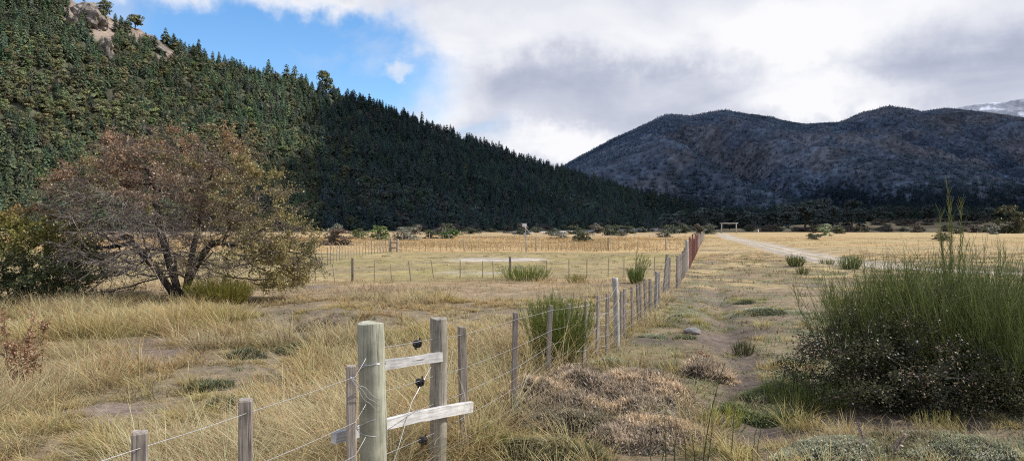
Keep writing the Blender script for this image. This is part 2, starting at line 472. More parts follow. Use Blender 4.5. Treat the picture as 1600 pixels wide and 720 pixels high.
def roadcol(x, y, w):
    c = np.tile(np.array((.44, .385, .315)), (len(x), 1)) * (.75 + .5 * fbm(x * 1.3, y * .7, 3, 19))[:, None]
    mid = np.exp(-(w / .28) ** 2) * sstep(.4, .6, fbm(x / 2, y / 2, 3, 13) + .12)
    c = lerp(c, np.tile(np.array((.30, .235, .13)), (len(x), 1)), mid * .8)
    c = lerp(c, np.tile(np.array((.22, .18, .13)), (len(x), 1)), sstep(.75, 1, np.abs(w)) * .6)
    return c
ribbon('dirt_road', ROAD, .88, .03, roadcol, M_ROAD, 'pale rutted dirt track curving from the timber gateway to the right', 'dirt road', 500, None, 13)
ribbon('gravel_road', [(P(795, 225), 225), (P(850, 245), 245), (P(930, 285), 285), (P(1010, 340), 340), (P(1075, 420), 420)], 4.0, 0,
       lambda x, y, w: np.tile(np.array((.36, .33, .31)), (len(x), 1)), M_ROAD, 'distant grey gravel road raised along the foot of the wooded hill', 'road', 120,
       lambda X, Y, w: np.where(np.abs(w)[None] > .8, -.5, .2 + .0075 * (Y - 225)))

# ------------------------------------------------------------------ hill and mountains
HPX = np.array([-900, -400, -100, 0, 60, 150, 205, 260, 340, 420, 510, 600, 700, 800, 900, 1000, 1060, 1110, 1160, 1220, 1300, 1400.])
HPY = np.array([-340, -225, -98, -53, -28, 15, 37, 63, 98, 120, 141, 169, 207, 245, 274, 303, 325, 337, 341, 343, 347, 353.])
HDR = np.array([360, 410, 470, 490, 500, 515, 525, 540, 560, 580, 605, 640, 690, 740, 800, 880, 930, 980, 1020, 1060, 1100, 1150.])
HDF = np.array([200, 230, 275, 290, 295, 300, 305, 310, 320, 330, 340, 355, 380, 410, 450, 520, 560, 620, 700, 760, 820, 900.])

def hill_h(px, D):
    v = (HY - np.interp(px, HPX, HPY)) / F
    dr = np.interp(px, HPX, HDR); df = np.interp(px, HPX, HDF)
    Hr = v * dr + CAMH
    t = (D - df) / (dr - df)
    tc = np.clip(t, 0, 1)
    g = tc * (.72 + .28 * tc)
    x = (px - 800) / F * D
    rough = (fbm(x / 55, D / 55, 4, 201) - .5) * .22 * np.sin(np.clip(tc, 0, 1) * math.pi) * Hr
    cliff = 0
    h = Hr * g + rough - np.where(t > 1, (D - dr) * .35, 0)
    return np.where(t < 0, -3 + 0 * h, h - 1.0)

def rockmask(px, D):
    """bare outcrops high on the sunlit shoulder"""
    py = HY - (hill_h(px, D) - CAMH) / D * F
    s = 0
    for cx, cy, rx, ry in ((140, 10, 55, 26), (163, 50, 22, 28), (235, 58, 45, 16), (190, 34, 28, 14), (112, 28, 18, 20), (262, 88, 16, 12)):
        q = np.hypot((px - cx) / rx, (py - cy) / ry) + .9 * (fbm(px / 14, py / 14, 3, 55) - .5)
        s = np.maximum(s, 1 - sstep(.7, 1.1, q))
    return s

def polar_hill(name, hf, px0, px1, npx, d0, d1, nd, colf, mat, label, cat):
    px = np.linspace(px0, px1, npx); D = np.geomspace(d0, d1, nd)
    PX, DD = np.meshgrid(px, D, indexing='ij')
    h = hf(PX.ravel(), DD.ravel())
    V = np.stack([(PX.ravel() - 800) / F * DD.ravel(), DD.ravel(), h], 1)
    i, j = np.meshgrid(np.arange(npx - 1), np.arange(nd - 1), indexing='ij')
    q = np.stack([i * nd + j, (i + 1) * nd + j, (i + 1) * nd + j + 1, i * nd + j + 1], -1).reshape(-1, 4)
    C = colf(PX.ravel(), DD.ravel(), h)
    return struct(link(name, mesh_np(name, V, [q], C, True), mat), label, cat)

def hillcol(px, D, h):
    c = np.tile(np.array((.085, .085, .058)), (len(px), 1))
    return lerp(c, np.tile(np.array((.27, .215, .175)), (len(px), 1)), rockmask(px, D))
polar_hill('hill', hill_h, -900, 1400, 700, 190, 1400, 200, hillcol, M_HILL, 'steep wooded hill with bare rock near its top', 'hill')

MPX = np.array([500, 650, 750, 850, 900, 950, 1000, 1040, 1080, 1130, 1180, 1220, 1260, 1310, 1350, 1390, 1440, 1480, 1540, 1600, 1700, 1900, 2300.])
MPY = np.array([345, 330, 308, 277, 249, 222, 199, 180, 182, 174, 179, 187, 193, 191, 175, 166, 177, 171, 176, 183, 190, 196, 200.])
def mtn_h(px, D):
    v = (HY - np.interp(px, MPX, MPY)) / F
    dr = 3000 + 500 * sstep(1250, 1400, px) + 200 * np.sin(px / 60.)
    df = 1150 + 0 * px
    Hr = v * dr
    t = (D - df) / (dr - df); tc = np.clip(t, 0, 1)
    g = .26 * tc + .74 * tc ** 1.55
    x = (px - 800) / F * D
    a = (x * .86 + D * .5) / 420; b = (-x * .5 + D * .86) / 900
    rid = 1 - np.abs(2 * fbm(a, b, 4, 301) - 1)
    rid2 = 1 - np.abs(2 * fbm(a * 2.7, b * 2.7, 3, 331) - 1)
    amp = np.sin(tc * math.pi) ** .8
    h = Hr * g + (rid - .6) * 260 * amp + (rid2 - .6) * 110 * amp + 8 * (fbm(x / 60, D / 60, 3, 311) - .5) * (tc > .9)
    h = np.minimum(h, Hr * (.35 * tc + .65 * tc ** .6 + .02)) if True else h
    h = h - np.where(t > 1, (D - dr) * .4, 0)
    return np.where(t < 0, -4, np.maximum(h, -2 + 30 * tc))
def spur(px, D):
    x = (px - 800) / F * D
    a = (x * .86 + D * .5) / 420; b = (-x * .5 + D * .86) / 900
    r = 1 - np.abs(2 * fbm(a, b, 4, 301) - 1); r2 = 1 - np.abs(2 * fbm(a * 2.7, b * 2.7, 3, 331) - 1)
    return sstep(.58, .92, r * .55 + r2 * .45)
def mtncol(px, D, h):  # blue haze, gully shade and lighter crests are painted into this colour
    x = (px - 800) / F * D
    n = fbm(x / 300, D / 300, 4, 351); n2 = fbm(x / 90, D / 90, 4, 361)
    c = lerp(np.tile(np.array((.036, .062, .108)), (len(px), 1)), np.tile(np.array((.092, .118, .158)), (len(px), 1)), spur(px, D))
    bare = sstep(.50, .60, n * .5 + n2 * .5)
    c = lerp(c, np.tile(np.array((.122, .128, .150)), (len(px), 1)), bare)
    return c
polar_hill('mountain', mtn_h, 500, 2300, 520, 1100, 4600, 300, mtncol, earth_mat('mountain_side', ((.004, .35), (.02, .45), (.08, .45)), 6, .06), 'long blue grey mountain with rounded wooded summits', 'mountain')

def snow_h(px, D):
    Y = np.interp(px, [1350, 1450, 1500, 1540, 1575, 1600, 1650, 1750, 2000], [200, 180, 168, 162, 157, 154, 148, 140, 150.])
    v = (HY - Y) / F; dr = 7000.
    t = (D - 5200) / 1800; tc = np.clip(t, 0, 1)
    x = (px - 800) / F * D
    h = v * dr * (.3 + .7 * tc) + 260 * (fbm(x / 500, D / 500, 4, 401) - .5) * np.sin(tc * math.pi) + 45 * (fbm(x / 160, D / 160, 3, 411) - .5)
    return h - np.where(t > 1, (D - dr) * .5, 0)
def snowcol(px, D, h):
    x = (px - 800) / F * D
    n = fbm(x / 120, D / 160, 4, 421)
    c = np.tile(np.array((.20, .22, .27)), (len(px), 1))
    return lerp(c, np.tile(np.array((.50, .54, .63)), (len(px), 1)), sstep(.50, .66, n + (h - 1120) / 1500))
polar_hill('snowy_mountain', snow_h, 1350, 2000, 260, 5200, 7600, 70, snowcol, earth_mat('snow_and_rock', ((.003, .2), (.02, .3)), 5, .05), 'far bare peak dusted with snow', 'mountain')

# ------------------------------------------------------------------ tree prototypes (height 1)
def conifer(seed, lay=13, per=7, width=.2, col=(.032, .052, .026)):
    r = np.random.default_rng(seed); mb = MB(); col = np.array(col)
    V, f, C = tubes([[0, 0, -.03], [0, 0, .5]], [[0, 0, .5], [0, 0, .98]], [.016, .010], [.010, .002], (.06, .05, .04), None, 4); mb.add(V, f, C)
    for k in range(lay):
        t = (k + r.uniform(-.3, .3)) / lay
        z = .10 + .86 * t; R = width * (1 - t) ** .62 * r.uniform(.7, 1.25) + .02
        m = max(4, int(per * (1 - .4 * t)))
        ph = r.uniform(0, 6.28) + np.arange(m) * 2 * math.pi / m + r.normal(0, .25, m)
        RR = R * r.uniform(.7, 1.15, m); dro = r.uniform(.1, .55, m) * RR
        d = np.stack([np.cos(ph), np.sin(ph), 0 * ph], 1); s = np.stack([-np.sin(ph), np.cos(ph), 0 * ph], 1)
        w = RR * r.uniform(.35, .6, m)
        b = np.tile([0, 0, z + .035], (m, 1)); tip = d * RR[:, None] + [0, 0, z] - np.stack([0 * dro, 0 * dro, dro], 1)
        mid = d * (RR * .6)[:, None] + [0, 0, z + .01]
        A = mid + s * w[:, None] * .6 - [0, 0, .02]; B = mid - s * w[:, None] * .6 - [0, 0, .02]
        V = np.stack([b, A, tip, B, mid + [0, 0, .012]], 1).reshape(-1, 3)
        o = (np.arange(m) * 5)[:, None]
        f3 = np.concatenate([o + [[0, 1, 4]], o + [[1, 2, 4]], o + [[2, 3, 4]], o + [[3, 0, 4]]])
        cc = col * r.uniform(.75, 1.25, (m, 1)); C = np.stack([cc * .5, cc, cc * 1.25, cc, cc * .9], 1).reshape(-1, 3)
        mb.add(V, [f3], C)
    n = 110
    t = r.uniform(0, 1, n); z = .10 + .88 * t; R = width * (1 - t) ** .62 * r.uniform(.55, 1.2, n); ph = r.uniform(0, 6.28, n)
    Pp = np.stack([R * np.cos(ph), R * np.sin(ph), z], 1)
    mb.add(*leaf_quads(Pp, r.uniform(.018, .035, n), col * r.uniform(.7, 1.4, (n, 1)), .2, .6, None, r))
    return mb

def broadleaf(seed, clumps=18, per=34, wid=.42, col=(.070, .075, .028), low=.18, leaf=.05, trunk=True, dome=False):
    r = np.random.default_rng(seed); mb = MB(); col = np.array(col)
    if trunk:
        V, f, C = tubes([[0, 0, -.04], [0, 0, .3]], [[0, 0, .3], [r.normal(0, .04), r.normal(0, .04), .75]], [.028, .02], [.02, .006], (.07, .06, .05), None, 5); mb.add(V, f, C)
    for k in range(clumps):
        a = r.uniform(0, 6.28); q = math.sqrt(r.uniform(0, 1)); z = r.uniform(low, .86)
        env = math.sqrt(max(0.05, 1 - ((z - .45) / .55) ** 2))
        if dome: z = low + (.84 - low) * r.uniform(0, 1) ** 1.3; env = math.sqrt(max(.05, 1 - z ** 2)) * 1.25
        c = np.array([math.cos(a) * q * wid * .62 * env, math.sin(a) * q * wid * .62 * env, z])
        R = r.uniform(.14, .24) * (wid / .42) ** .6
        d = rand_dirs(per, r); d[:, 2] = np.abs(d[:, 2]) * .9 + .1 * d[:, 2] - .15
        Pp = c + d * R * r.uniform(.55, 1.05, (per, 1)) * [1, 1, .75]
        cc = col * r.uniform(.75, 1.3)
        if trunk:
            mb.add(*tubes([[0, 0, max(.05, z * .5)]], [c], .008, .003, (.07, .06, .05)))
        mb.add(*leaf_quads(Pp, r.uniform(.6, 1.25, per) * leaf, cc * r.uniform(.75, 1.3, (per, 1)), .35, .7, d, r))
    return mb

def bare_tree(seed):
    r = np.random.default_rng(seed); mb = MB()
    segs = []
    def gr(p, d, L, rad, dep):
        e = p + d * L; segs.append((p, e, rad, rad * .6, (.20, .18, .165)))
        if dep == 0: return
        for k in range(4):
            dd = d + r.normal(0, .5, 3); dd[2] += .15; dd /= np.linalg.norm(dd)
            gr(p + d * L * r.uniform(.4, 1), dd, L * r.uniform(.5, .75), rad * .5, dep - 1)
    gr(np.array([0, 0, -.03]), np.array([0, 0, 1.]), .42, .02, 3)
    mb.add(*tubes([s[0] for s in segs], [s[1] for s in segs], [s[2] for s in segs], [s[3] for s in segs], [s[4] for s in segs]))
    pts = np.array([s[1] for s in segs[5:]])
    mb.add(*leaf_quads(pts, .02, (.15, .125, .10), 0, .5, None, r))
    return mb

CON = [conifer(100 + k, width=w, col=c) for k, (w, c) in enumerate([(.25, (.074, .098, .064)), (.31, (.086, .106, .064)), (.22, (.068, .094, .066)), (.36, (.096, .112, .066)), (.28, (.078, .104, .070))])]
BRO = [broadleaf(200 + k, wid=w, col=c) for k, (w, c) in enumerate([(.40, (.130, .140, .078)), (.46, (.115, .130, .074)), (.38, (.150, .143, .090)), (.48, (.104, .120, .070)), (.42, (.135, .150, .076))])]
BARE = [bare_tree(300 + k) for k in range(2)]
BROI = [broadleaf(200 + k, per=46, wid=w, col=c) for k, (w, c) in enumerate([(.40, (.185, .190, .105)), (.46, (.160, .178, .10)), (.38, (.21, .195, .12)), (.48, (.148, .165, .095)), (.42, (.19, .205, .10))])]  # brighter copies for the sunlit slope, sunlight put into the leaf colour
CONI = [conifer(100 + k, width=w, col=c) for k, (w, c) in enumerate([(.25, (.105, .138, .086)), (.31, (.12, .146, .086)), (.22, (.098, .132, .090)), (.36, (.13, .152, .09)), (.28, (.11, .144, .094))])]  # same for conifers: sunlit brightness painted into the colour
DCON = [conifer(150 + k, width=w, col=(.056, .082, .088)) for k, w in enumerate((.26, .31, .23, .34, .28))]  # darker, bluer copies with the slope's shade painted into the foliage
DBRO = [broadleaf(250 + k, per=46, wid=w, col=(.078, .096, .09), low=.08) for k, w in enumerate((.44, .48, .40, .52, .45))]  # broadleaf copies with shade painted into the leaf colour
SMALL = [broadleaf(400 + k, 4, 9, .5, c, .2, .13, False) for k, c in enumerate([(.070, .112, .172), (.082, .120, .180), (.066, .108, .166), (.096, .122, .164)])]  # aerial haze painted in as blue foliage
SMALLC = [conifer(420 + k, 5, 4, .28, (.078, .122, .165)) for k in range(2)]  # far conifers, blue haze included in the colour

PM = {}
def proto_mesh(kind, k):
    key = (kind, k)
    if key not in PM:
        src = {'con': CONI, 'bro': BROI, 'bare': BARE, 'dcon': DCON, 'dbro': DBRO}[kind][k]
        PM[key] = src.mesh(kind + '_tree', False); PM[key].materials.append(M_TREE)
    return PM[key]

def scatter(name, protos, sel, pos, scale, rot, tint, mat, label, cat, wide=None):
    """merge many copies of small prototypes into ONE countless mass"""
    Vs = []; Cs = []; Fs = {3: [], 4: []}; off = 0
    for k, pr in enumerate(protos):
        idx = np.where(sel == k)[0]
        if not len(idx): continue
        V = np.concatenate(pr.V); C = np.concatenate(pr.C)
        c, s = np.cos(rot[idx]), np.sin(rot[idx])
        sx = scale[idx] * (1 if wide is None else wide[idx])
        X = (V[None, :, 0] * c[:, None] - V[None, :, 1] * s[:, None]) * sx[:, None] + pos[idx, 0:1]
        Y = (V[None, :, 0] * s[:, None] + V[None, :, 1] * c[:, None]) * sx[:, None] + pos[idx, 1:2]
        Zz = V[None, :, 2] * scale[idx, None] + pos[idx, 2:3]
        Vs.append(np.stack([X, Y, Zz], -1).reshape(-1, 3).astype(np.float32))
        Cs.append((C[None] * tint[idx][:, None, :]).reshape(-1, 3).astype(np.float32))
        for w, fl in pr.F.items():
            if fl:
                f = np.concatenate(fl)
                Fs[w].append((f[None] + (off + np.arange(len(idx)) * len(V))[:, None, None]).reshape(-1, w))
        off += len(idx) * len(V)
    me = mesh_np(name, np.concatenate(Vs), [np.concatenate(f) for f in Fs.values() if f], np.concatenate(Cs))
    return tag(link(name, me, mat), label, cat, kind='stuff')

# ---- trees of the hillside
def hill_points(n, pxr, seed, tmin=-.02, tmax=1.02):
    r = np.random.default_rng(seed)
    px = r.uniform(*pxr, n); t = r.uniform(tmin, tmax, n)
    df = np.interp(px, HPX, HDF); dr = np.interp(px, HPX, HDR)
    return px, df + t * (dr - df), t, r

def conifer_share(px, D, t):
    x = (px - 800) / F * D
    n = fbm(x / 60, D / 60, 3, 501)
    s = .30 + .5 * sstep(.35, .75, t) + .25 * sstep(250, 500, px) + 1.2 * (n - .5)
    return np.clip(s, .06, .97)

def hill_trees():
    px, D, t, r = hill_points(17500, (-330, 1250), 11)
    area_w = (np.interp(px, HPX, HDR) / 900) ** 1.0
    keep = (r.uniform(0, 1, len(px)) > rockmask(px, D) * .93) & (r.uniform(0, 1, len(px)) < .45 + area_w * .6)
    px, D, t = px[keep], D[keep], t[keep]
    x = (px - 800) / F * D; z = hill_h(px, D)
    cs = conifer_share(px, D, t)
    iscon = r.uniform(0, 1, len(px)) < cs
    bare = (~iscon) & (r.uniform(0, 1, len(px)) < .10)
    h = np.where(iscon, r.uniform(5, 11.5, len(px)), r.uniform(4, 8.5, len(px))) * r.uniform(.8, 1.1, len(px))
    sel = np.where(iscon, r.integers(0, 5, len(px)), 5 + r.integers(0, 5, len(px)))
    sel = np.where(bare, 10 + r.integers(0, 2, len(px)), sel)
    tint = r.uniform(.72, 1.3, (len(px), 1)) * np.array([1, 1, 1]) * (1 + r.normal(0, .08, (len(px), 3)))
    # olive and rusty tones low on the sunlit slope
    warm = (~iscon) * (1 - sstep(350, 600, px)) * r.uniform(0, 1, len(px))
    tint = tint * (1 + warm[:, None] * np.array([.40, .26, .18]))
    tint = np.where((~iscon & (px > 550))[:, None], tint * np.array([.80, .92, 1.12]), tint)  # bluish shade painted into the trees of the shaded slope
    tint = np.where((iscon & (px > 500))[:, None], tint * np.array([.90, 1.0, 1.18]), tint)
    tint = tint * (1.45 - .40 * sstep(430, 560, px))[:, None]; st = fbm(x / 70, D / 70, 3, 555)[:, None]; tint = tint * (.70 + .62 * st) * lerp(np.ones((len(px), 3)), np.tile(np.array([1.0, 1.03, 1.22]), (len(px), 1)), sstep(380, 700, px))  # sunlit side painted brighter, shaded side darker and bluer
    pos = np.stack([x, D, z - .3], 1); rot = r.uniform(0, 6.28, len(px))
    # the trees that show largest or stand on the skyline become things of their own
    show = h / D * F
    sky = t > .93
    infr = (px > 2) & (px < 1250) & (HY - (z + h * .8) / D * F > 0)
    score = show + sky * 8 + r.uniform(0, 3, len(px)); score[~infr] = -1
    score[(px > 60) & (px < 470) & (HY - z / D * F > 220)] -= 30      # behind the near tree
    order = np.argsort(-score)
    con_i = [i for i in order if iscon[i] and infr[i]][:125]
    bro_i = [i for i in order if not iscon[i] and not bare[i] and infr[i]][:95]
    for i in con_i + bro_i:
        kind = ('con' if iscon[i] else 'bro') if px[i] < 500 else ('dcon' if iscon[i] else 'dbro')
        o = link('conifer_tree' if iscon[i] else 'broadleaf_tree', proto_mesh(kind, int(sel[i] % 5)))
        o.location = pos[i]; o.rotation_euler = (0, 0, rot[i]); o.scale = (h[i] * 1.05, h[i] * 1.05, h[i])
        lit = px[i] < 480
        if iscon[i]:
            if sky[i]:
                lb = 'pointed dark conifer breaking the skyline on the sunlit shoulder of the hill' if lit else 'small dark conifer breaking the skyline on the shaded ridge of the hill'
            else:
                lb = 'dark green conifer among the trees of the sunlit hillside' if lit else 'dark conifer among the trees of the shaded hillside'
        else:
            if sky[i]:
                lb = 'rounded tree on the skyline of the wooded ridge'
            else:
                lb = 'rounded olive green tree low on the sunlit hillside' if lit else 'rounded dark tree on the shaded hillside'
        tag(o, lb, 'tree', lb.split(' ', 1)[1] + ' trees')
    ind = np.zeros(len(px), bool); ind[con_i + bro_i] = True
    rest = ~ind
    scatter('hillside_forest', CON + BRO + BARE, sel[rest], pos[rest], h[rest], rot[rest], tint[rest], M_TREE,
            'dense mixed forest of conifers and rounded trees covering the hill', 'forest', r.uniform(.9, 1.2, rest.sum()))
hill_trees()

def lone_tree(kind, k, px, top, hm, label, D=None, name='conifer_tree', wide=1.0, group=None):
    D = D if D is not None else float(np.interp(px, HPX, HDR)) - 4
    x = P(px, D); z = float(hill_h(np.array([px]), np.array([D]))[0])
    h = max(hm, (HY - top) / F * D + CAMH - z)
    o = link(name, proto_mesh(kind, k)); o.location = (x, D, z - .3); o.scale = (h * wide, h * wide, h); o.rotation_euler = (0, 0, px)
    tag(o, label, 'tree', group)
lone_tree('bro', 1, 509, 106, 6, 'tall round crowned tree standing clear above the ridge skyline', name='broadleaf_tree', wide=.95)
lone_tree('con', 3, 448, 100, 8, 'wide dark conifer on the skyline left of the round crowned tree', wide=1.1)
lone_tree('con', 1, 461, 101, 8, 'narrower dark conifer touching the wide one on the skyline')
lone_tree('con', 0, 420, 92, 8, 'twin topped conifer pair, the taller, on the skyline')
lone_tree('bro', 1, 166, -2, 7, 'dark rounded tree on the skyline at the top of the rock outcrop', name='broadleaf_tree', wide=.9)
lone_tree('bro', 0, 212, 16, 7, 'broad dark tree crowning the lower rock ledge', name='broadleaf_tree', wide=1.1)
lone_tree('con', 2, 311, 60, 7, 'thin spire shaped conifer alone on the open skyline')
lone_tree('dcon', 0, 704, 193, 6, 'conifer with a loose top halfway down the ridge skyline')
lone_tree('dcon', 4, 780, 219, 6, 'dark conifer low on the ridge skyline before the cloud gap')
lone_tree('dbro', 2, 578, 150, 6, 'small rounded tree in the middle of the ridge skyline', name='broadleaf_tree')

# rock outcrops
def rock_mesh(name, seed, sx, sy, sz, mat, col, sub=4, amp=.35, freq=1.3):
    import bmesh
    bm = bmesh.new(); bmesh.ops.create_icosphere(bm, subdivisions=sub, radius=1)
    for v in bm.verts:
        p = v.co * freq + Vector((seed * 3.1, seed, 0))
        n = mnoise.fractal(p, 1.0, 2.0, 4) + .35 * (mnoise.cell(p * 1.6) - .5)
        v.co *= 1 + amp * n
        v.co.x *= sx; v.co.y *= sy; v.co.z *= sz
    me = bpy.data.meshes.new(name); bm.to_mesh(me); bm.free()
    at = me.attributes.new('tint', 'FLOAT_COLOR', 'POINT'); at.data.foreach_set('color', np.tile([*col, 1], len(me.vertices)).astype(np.float32))
    me.materials.append(mat); return me
for k, (px, dt, sx, sy, sz, lb) in enumerate([(140, .93, 17, 9, 12, 'largest pale rock outcrop at the top of the wooded hill'), (163, .80, 8, 5, 11, 'smooth brown rock face below the summit outcrop'),
                                             (236, .955, 17, 7, 5, 'long tan rock ledge on the skyline shoulder'), (112, .86, 6, 4, 8, 'narrow grey rock rib left of the summit outcrop')]):
    D = float(np.interp(px, HPX, HDF) + dt * (np.interp(px, HPX, HDR) - np.interp(px, HPX, HDF)))
    o = link('rock_outcrop', rock_mesh('rock_outcrop', k + 3, sx, sy, sz, M_ROCK, (.215, .19, .165)))
    o.location = (P(px, D), D, float(hill_h(np.array([px]), np.array([D]))[0]) - 1.5); o.rotation_euler = (0, .45, -.5)
    tag(o, lb, 'rock')

# ---- far mountain woods and valley woods
def mountain_woods():
    r = np.random.default_rng(31)
    n = 95000
    px = r.uniform(840, 1720, n); t = r.uniform(0, 1, n) ** .9; dr = 3000 + 500 * sstep(1250, 1400, px)
    D = 1170 + t * (dr + 60 - 1170); x = (px - 800) / F * D; z = mtn_h(px, D)
    dens = .30 + .6 * sstep(.42, .55, fbm(x / 200, D / 200, 4, 371)); dens = np.maximum(dens, 1.2 * (1 - sstep(.0, .14, t)))
    pyv = HY - (z - CAMH) / D * F; low = sstep(278, 312, pyv + 16 * (fbm(px / 40, D / 300, 3, 377) - .5)) * sstep(1180, 1330, px)
    dens = np.maximum(dens * (1 - .75 * spur(px, D)), low * 1.0); k = r.uniform(0, 1, n) < dens
    px, D, x, z, t, low = px[k], D[k], x[k], z[k], t[k], low[k]; n = len(px)
    con = r.uniform(0, 1, n) < np.maximum(.35 + .5 * (1 - sstep(.02, .2, t)), low * .85)
    sel = np.where(con, 4 + r.integers(0, 2, n), r.integers(0, 4, n))
    h = np.where(con, r.uniform(9, 15, n), r.uniform(6, 10, n)) * np.where(t < .2, 1, .62 + .6 * low)
    tint = r.uniform(.85, 1.18, (n, 1)) * np.ones(3) * ((.62 + .75 * spur(px, D)) * (1 - .45 * low))[:, None] * lerp(np.tile(np.array([.75, .78, .72]), (n, 1)), np.tile(np.array([1.05, 1.05, 1.05]), (n, 1)), sstep(0, .4, t))  # gully shade and bright crests painted into the tree tint
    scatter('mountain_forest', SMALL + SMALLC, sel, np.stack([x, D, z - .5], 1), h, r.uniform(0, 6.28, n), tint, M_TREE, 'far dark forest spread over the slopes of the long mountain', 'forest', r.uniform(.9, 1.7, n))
    # valley woods at the mountain's foot
    n = 2600
    px = r.uniform(1010, 1750, n); D = r.uniform(640, 1250, n); D = np.where(px > 1330, np.maximum(D, 660 + r.uniform(0, 200, n)), D)
    x = (px - 800) / F * D; z = np.maximum(gh(x, D), np.where(px < 1400, hill_h(px, D), -5)); z = np.maximum(z, mtn_h(px, D))
    con = r.uniform(0, 1, n) < .55
    sel = np.where(con, r.integers(0, 5, n), 5 + r.integers(0, 5, n)); h = np.where(con, r.uniform(11, 21, n), r.uniform(8, 15, n))
    tint = r.uniform(.7, 1.2, (n, 1)) * np.where(con[:, None], np.array([.75, .9, 1.3]), np.array([.62, .72, .95]))  # aerial blue painted into the tint, as on the mountain
    scatter('valley_woods', CON + BRO, sel, np.stack([x, D, z - .4], 1), h, r.uniform(0, 6.28, n), tint, M_TREE, 'dark belt of woods along the foot of the mountain', 'forest', r.uniform(.95, 1.3, n))
mountain_woods()

VT = [(1118, 430, 8), (1140, 470, 10), (1160, 460, 9), (1182, 450, 9), (1205, 440, 9), (1232, 420, 11), (1258, 400, 13), (1280, 420, 12), (1300, 430, 11), (1322, 410, 9), (1343, 400, 9), (1090, 440, 9), (1066, 450, 10), (1045, 430, 9),
      (1225, 520, 14), (1285, 540, 15), (1330, 560, 14), (1170, 560, 14), (1110, 560, 15), (1375, 640, 12), (1410, 650, 12), (1450, 660, 13), (1500, 650, 12), (1540, 660, 12)]
for k, (px, d, h) in enumerate(VT):
    h = h * 1.3
    kk = k % 5
    o = link('broadleaf_tree', proto_mesh('dbro', kk)); x = P(px, d); o.location = (x, d, ghp(x, d) - .3)
    o.scale = (h * 1.25, h * 1.25, h); o.rotation_euler = (0, 0, k * 1.7)
    lb = 'dark spreading tree at the edge of the valley woods behind the shrubs' if d < 500 else 'dark tree deep in the valley woods below the mountain'
    tag(o, lb, 'tree', lb.split(' ', 1)[1])
for px, d, h in ((1061, 330, 7.5), (1067, 335, 5.5)):
    o = link('bare_tree', proto_mesh('bare', 0 if px == 1061 else 1)); x = P(px, d); o.location = (x, d, ghp(x, d)); o.scale = (h,) * 3
    tag(o, 'taller pale leafless tree left of the timber gateway' if px == 1061 else 'shorter pale leafless tree left of the timber gateway', 'tree')

# ------------------------------------------------------------------ grown trees and shrubs
def colonize(att, seeds, par, step=.16, infl=1.4, kill=.26, iters=160, jit=.12, up=0.0, r=rng, maxn=9000):
    nodes = [np.array(s, float) for s in seeds]; parent = list(par)
    att = np.asarray(att, float)
    arr = np.array(nodes)
    dd = np.linalg.norm(att[:, None] - arr[None], axis=2); near = dd.argmin(1); dist = dd.min(1)
    alive = dist > kill
    tried = {}
    for it in range(iters):
        a = np.where(alive & (dist < infl))[0]
        if not len(a): break
        arr = np.array(nodes)
        v = att[a] - arr[near[a]]; v /= np.linalg.norm(v, axis=1, keepdims=True)
        acc = np.zeros_like(arr); np.add.at(acc, near[a], v)
        ids = np.unique(near[a]); new = []
        for i in ids:
            if tried.get(i, 0) > 4: continue
            tried[i] = tried.get(i, 0) + 1
            d = acc[i] / (np.linalg.norm(acc[i]) + 1e-9) + r.normal(0, jit, 3); d[2] += up
            d /= np.linalg.norm(d); new.append((i, arr[i] + d * step))
        if not new or len(nodes) > maxn: break
        n0 = len(nodes)
        for i, p in new: nodes.append(p); parent.append(i)
        pn = np.array([p for _, p in new])
        dn = np.linalg.norm(att[alive][:, None] - pn[None], axis=2)
        al = np.where(alive)[0]; mi = dn.min(1); arg = dn.argmin(1); better = mi < dist[al]
        dist[al[better]] = mi[better]; near[al[better]] = n0 + arg[better]
        alive &= dist > kill
    return np.array(nodes), np.array(parent)

def radii(parent, tip=.005, p=2.1, growth=None):
    n = len(parent); acc = np.zeros(n); nch = np.zeros(n, int)
    for i in range(n):
        if parent[i] >= 0: nch[parent[i]] += 1
    for i in range(n - 1, -1, -1):
        if acc[i] == 0: acc[i] = tip ** p
        if parent[i] >= 0: acc[parent[i]] += acc[i]
    return acc ** (1 / p), nch

def stem_seeds(polys):
    """polylines sharing the base"""
    seeds = [np.zeros(3)]; par = [-1]
    for pl in polys:
        last = 0
        for p in pl:
            seeds.append(np.array(p, float)); par.append(last); last = len(seeds) - 1
    return seeds, par

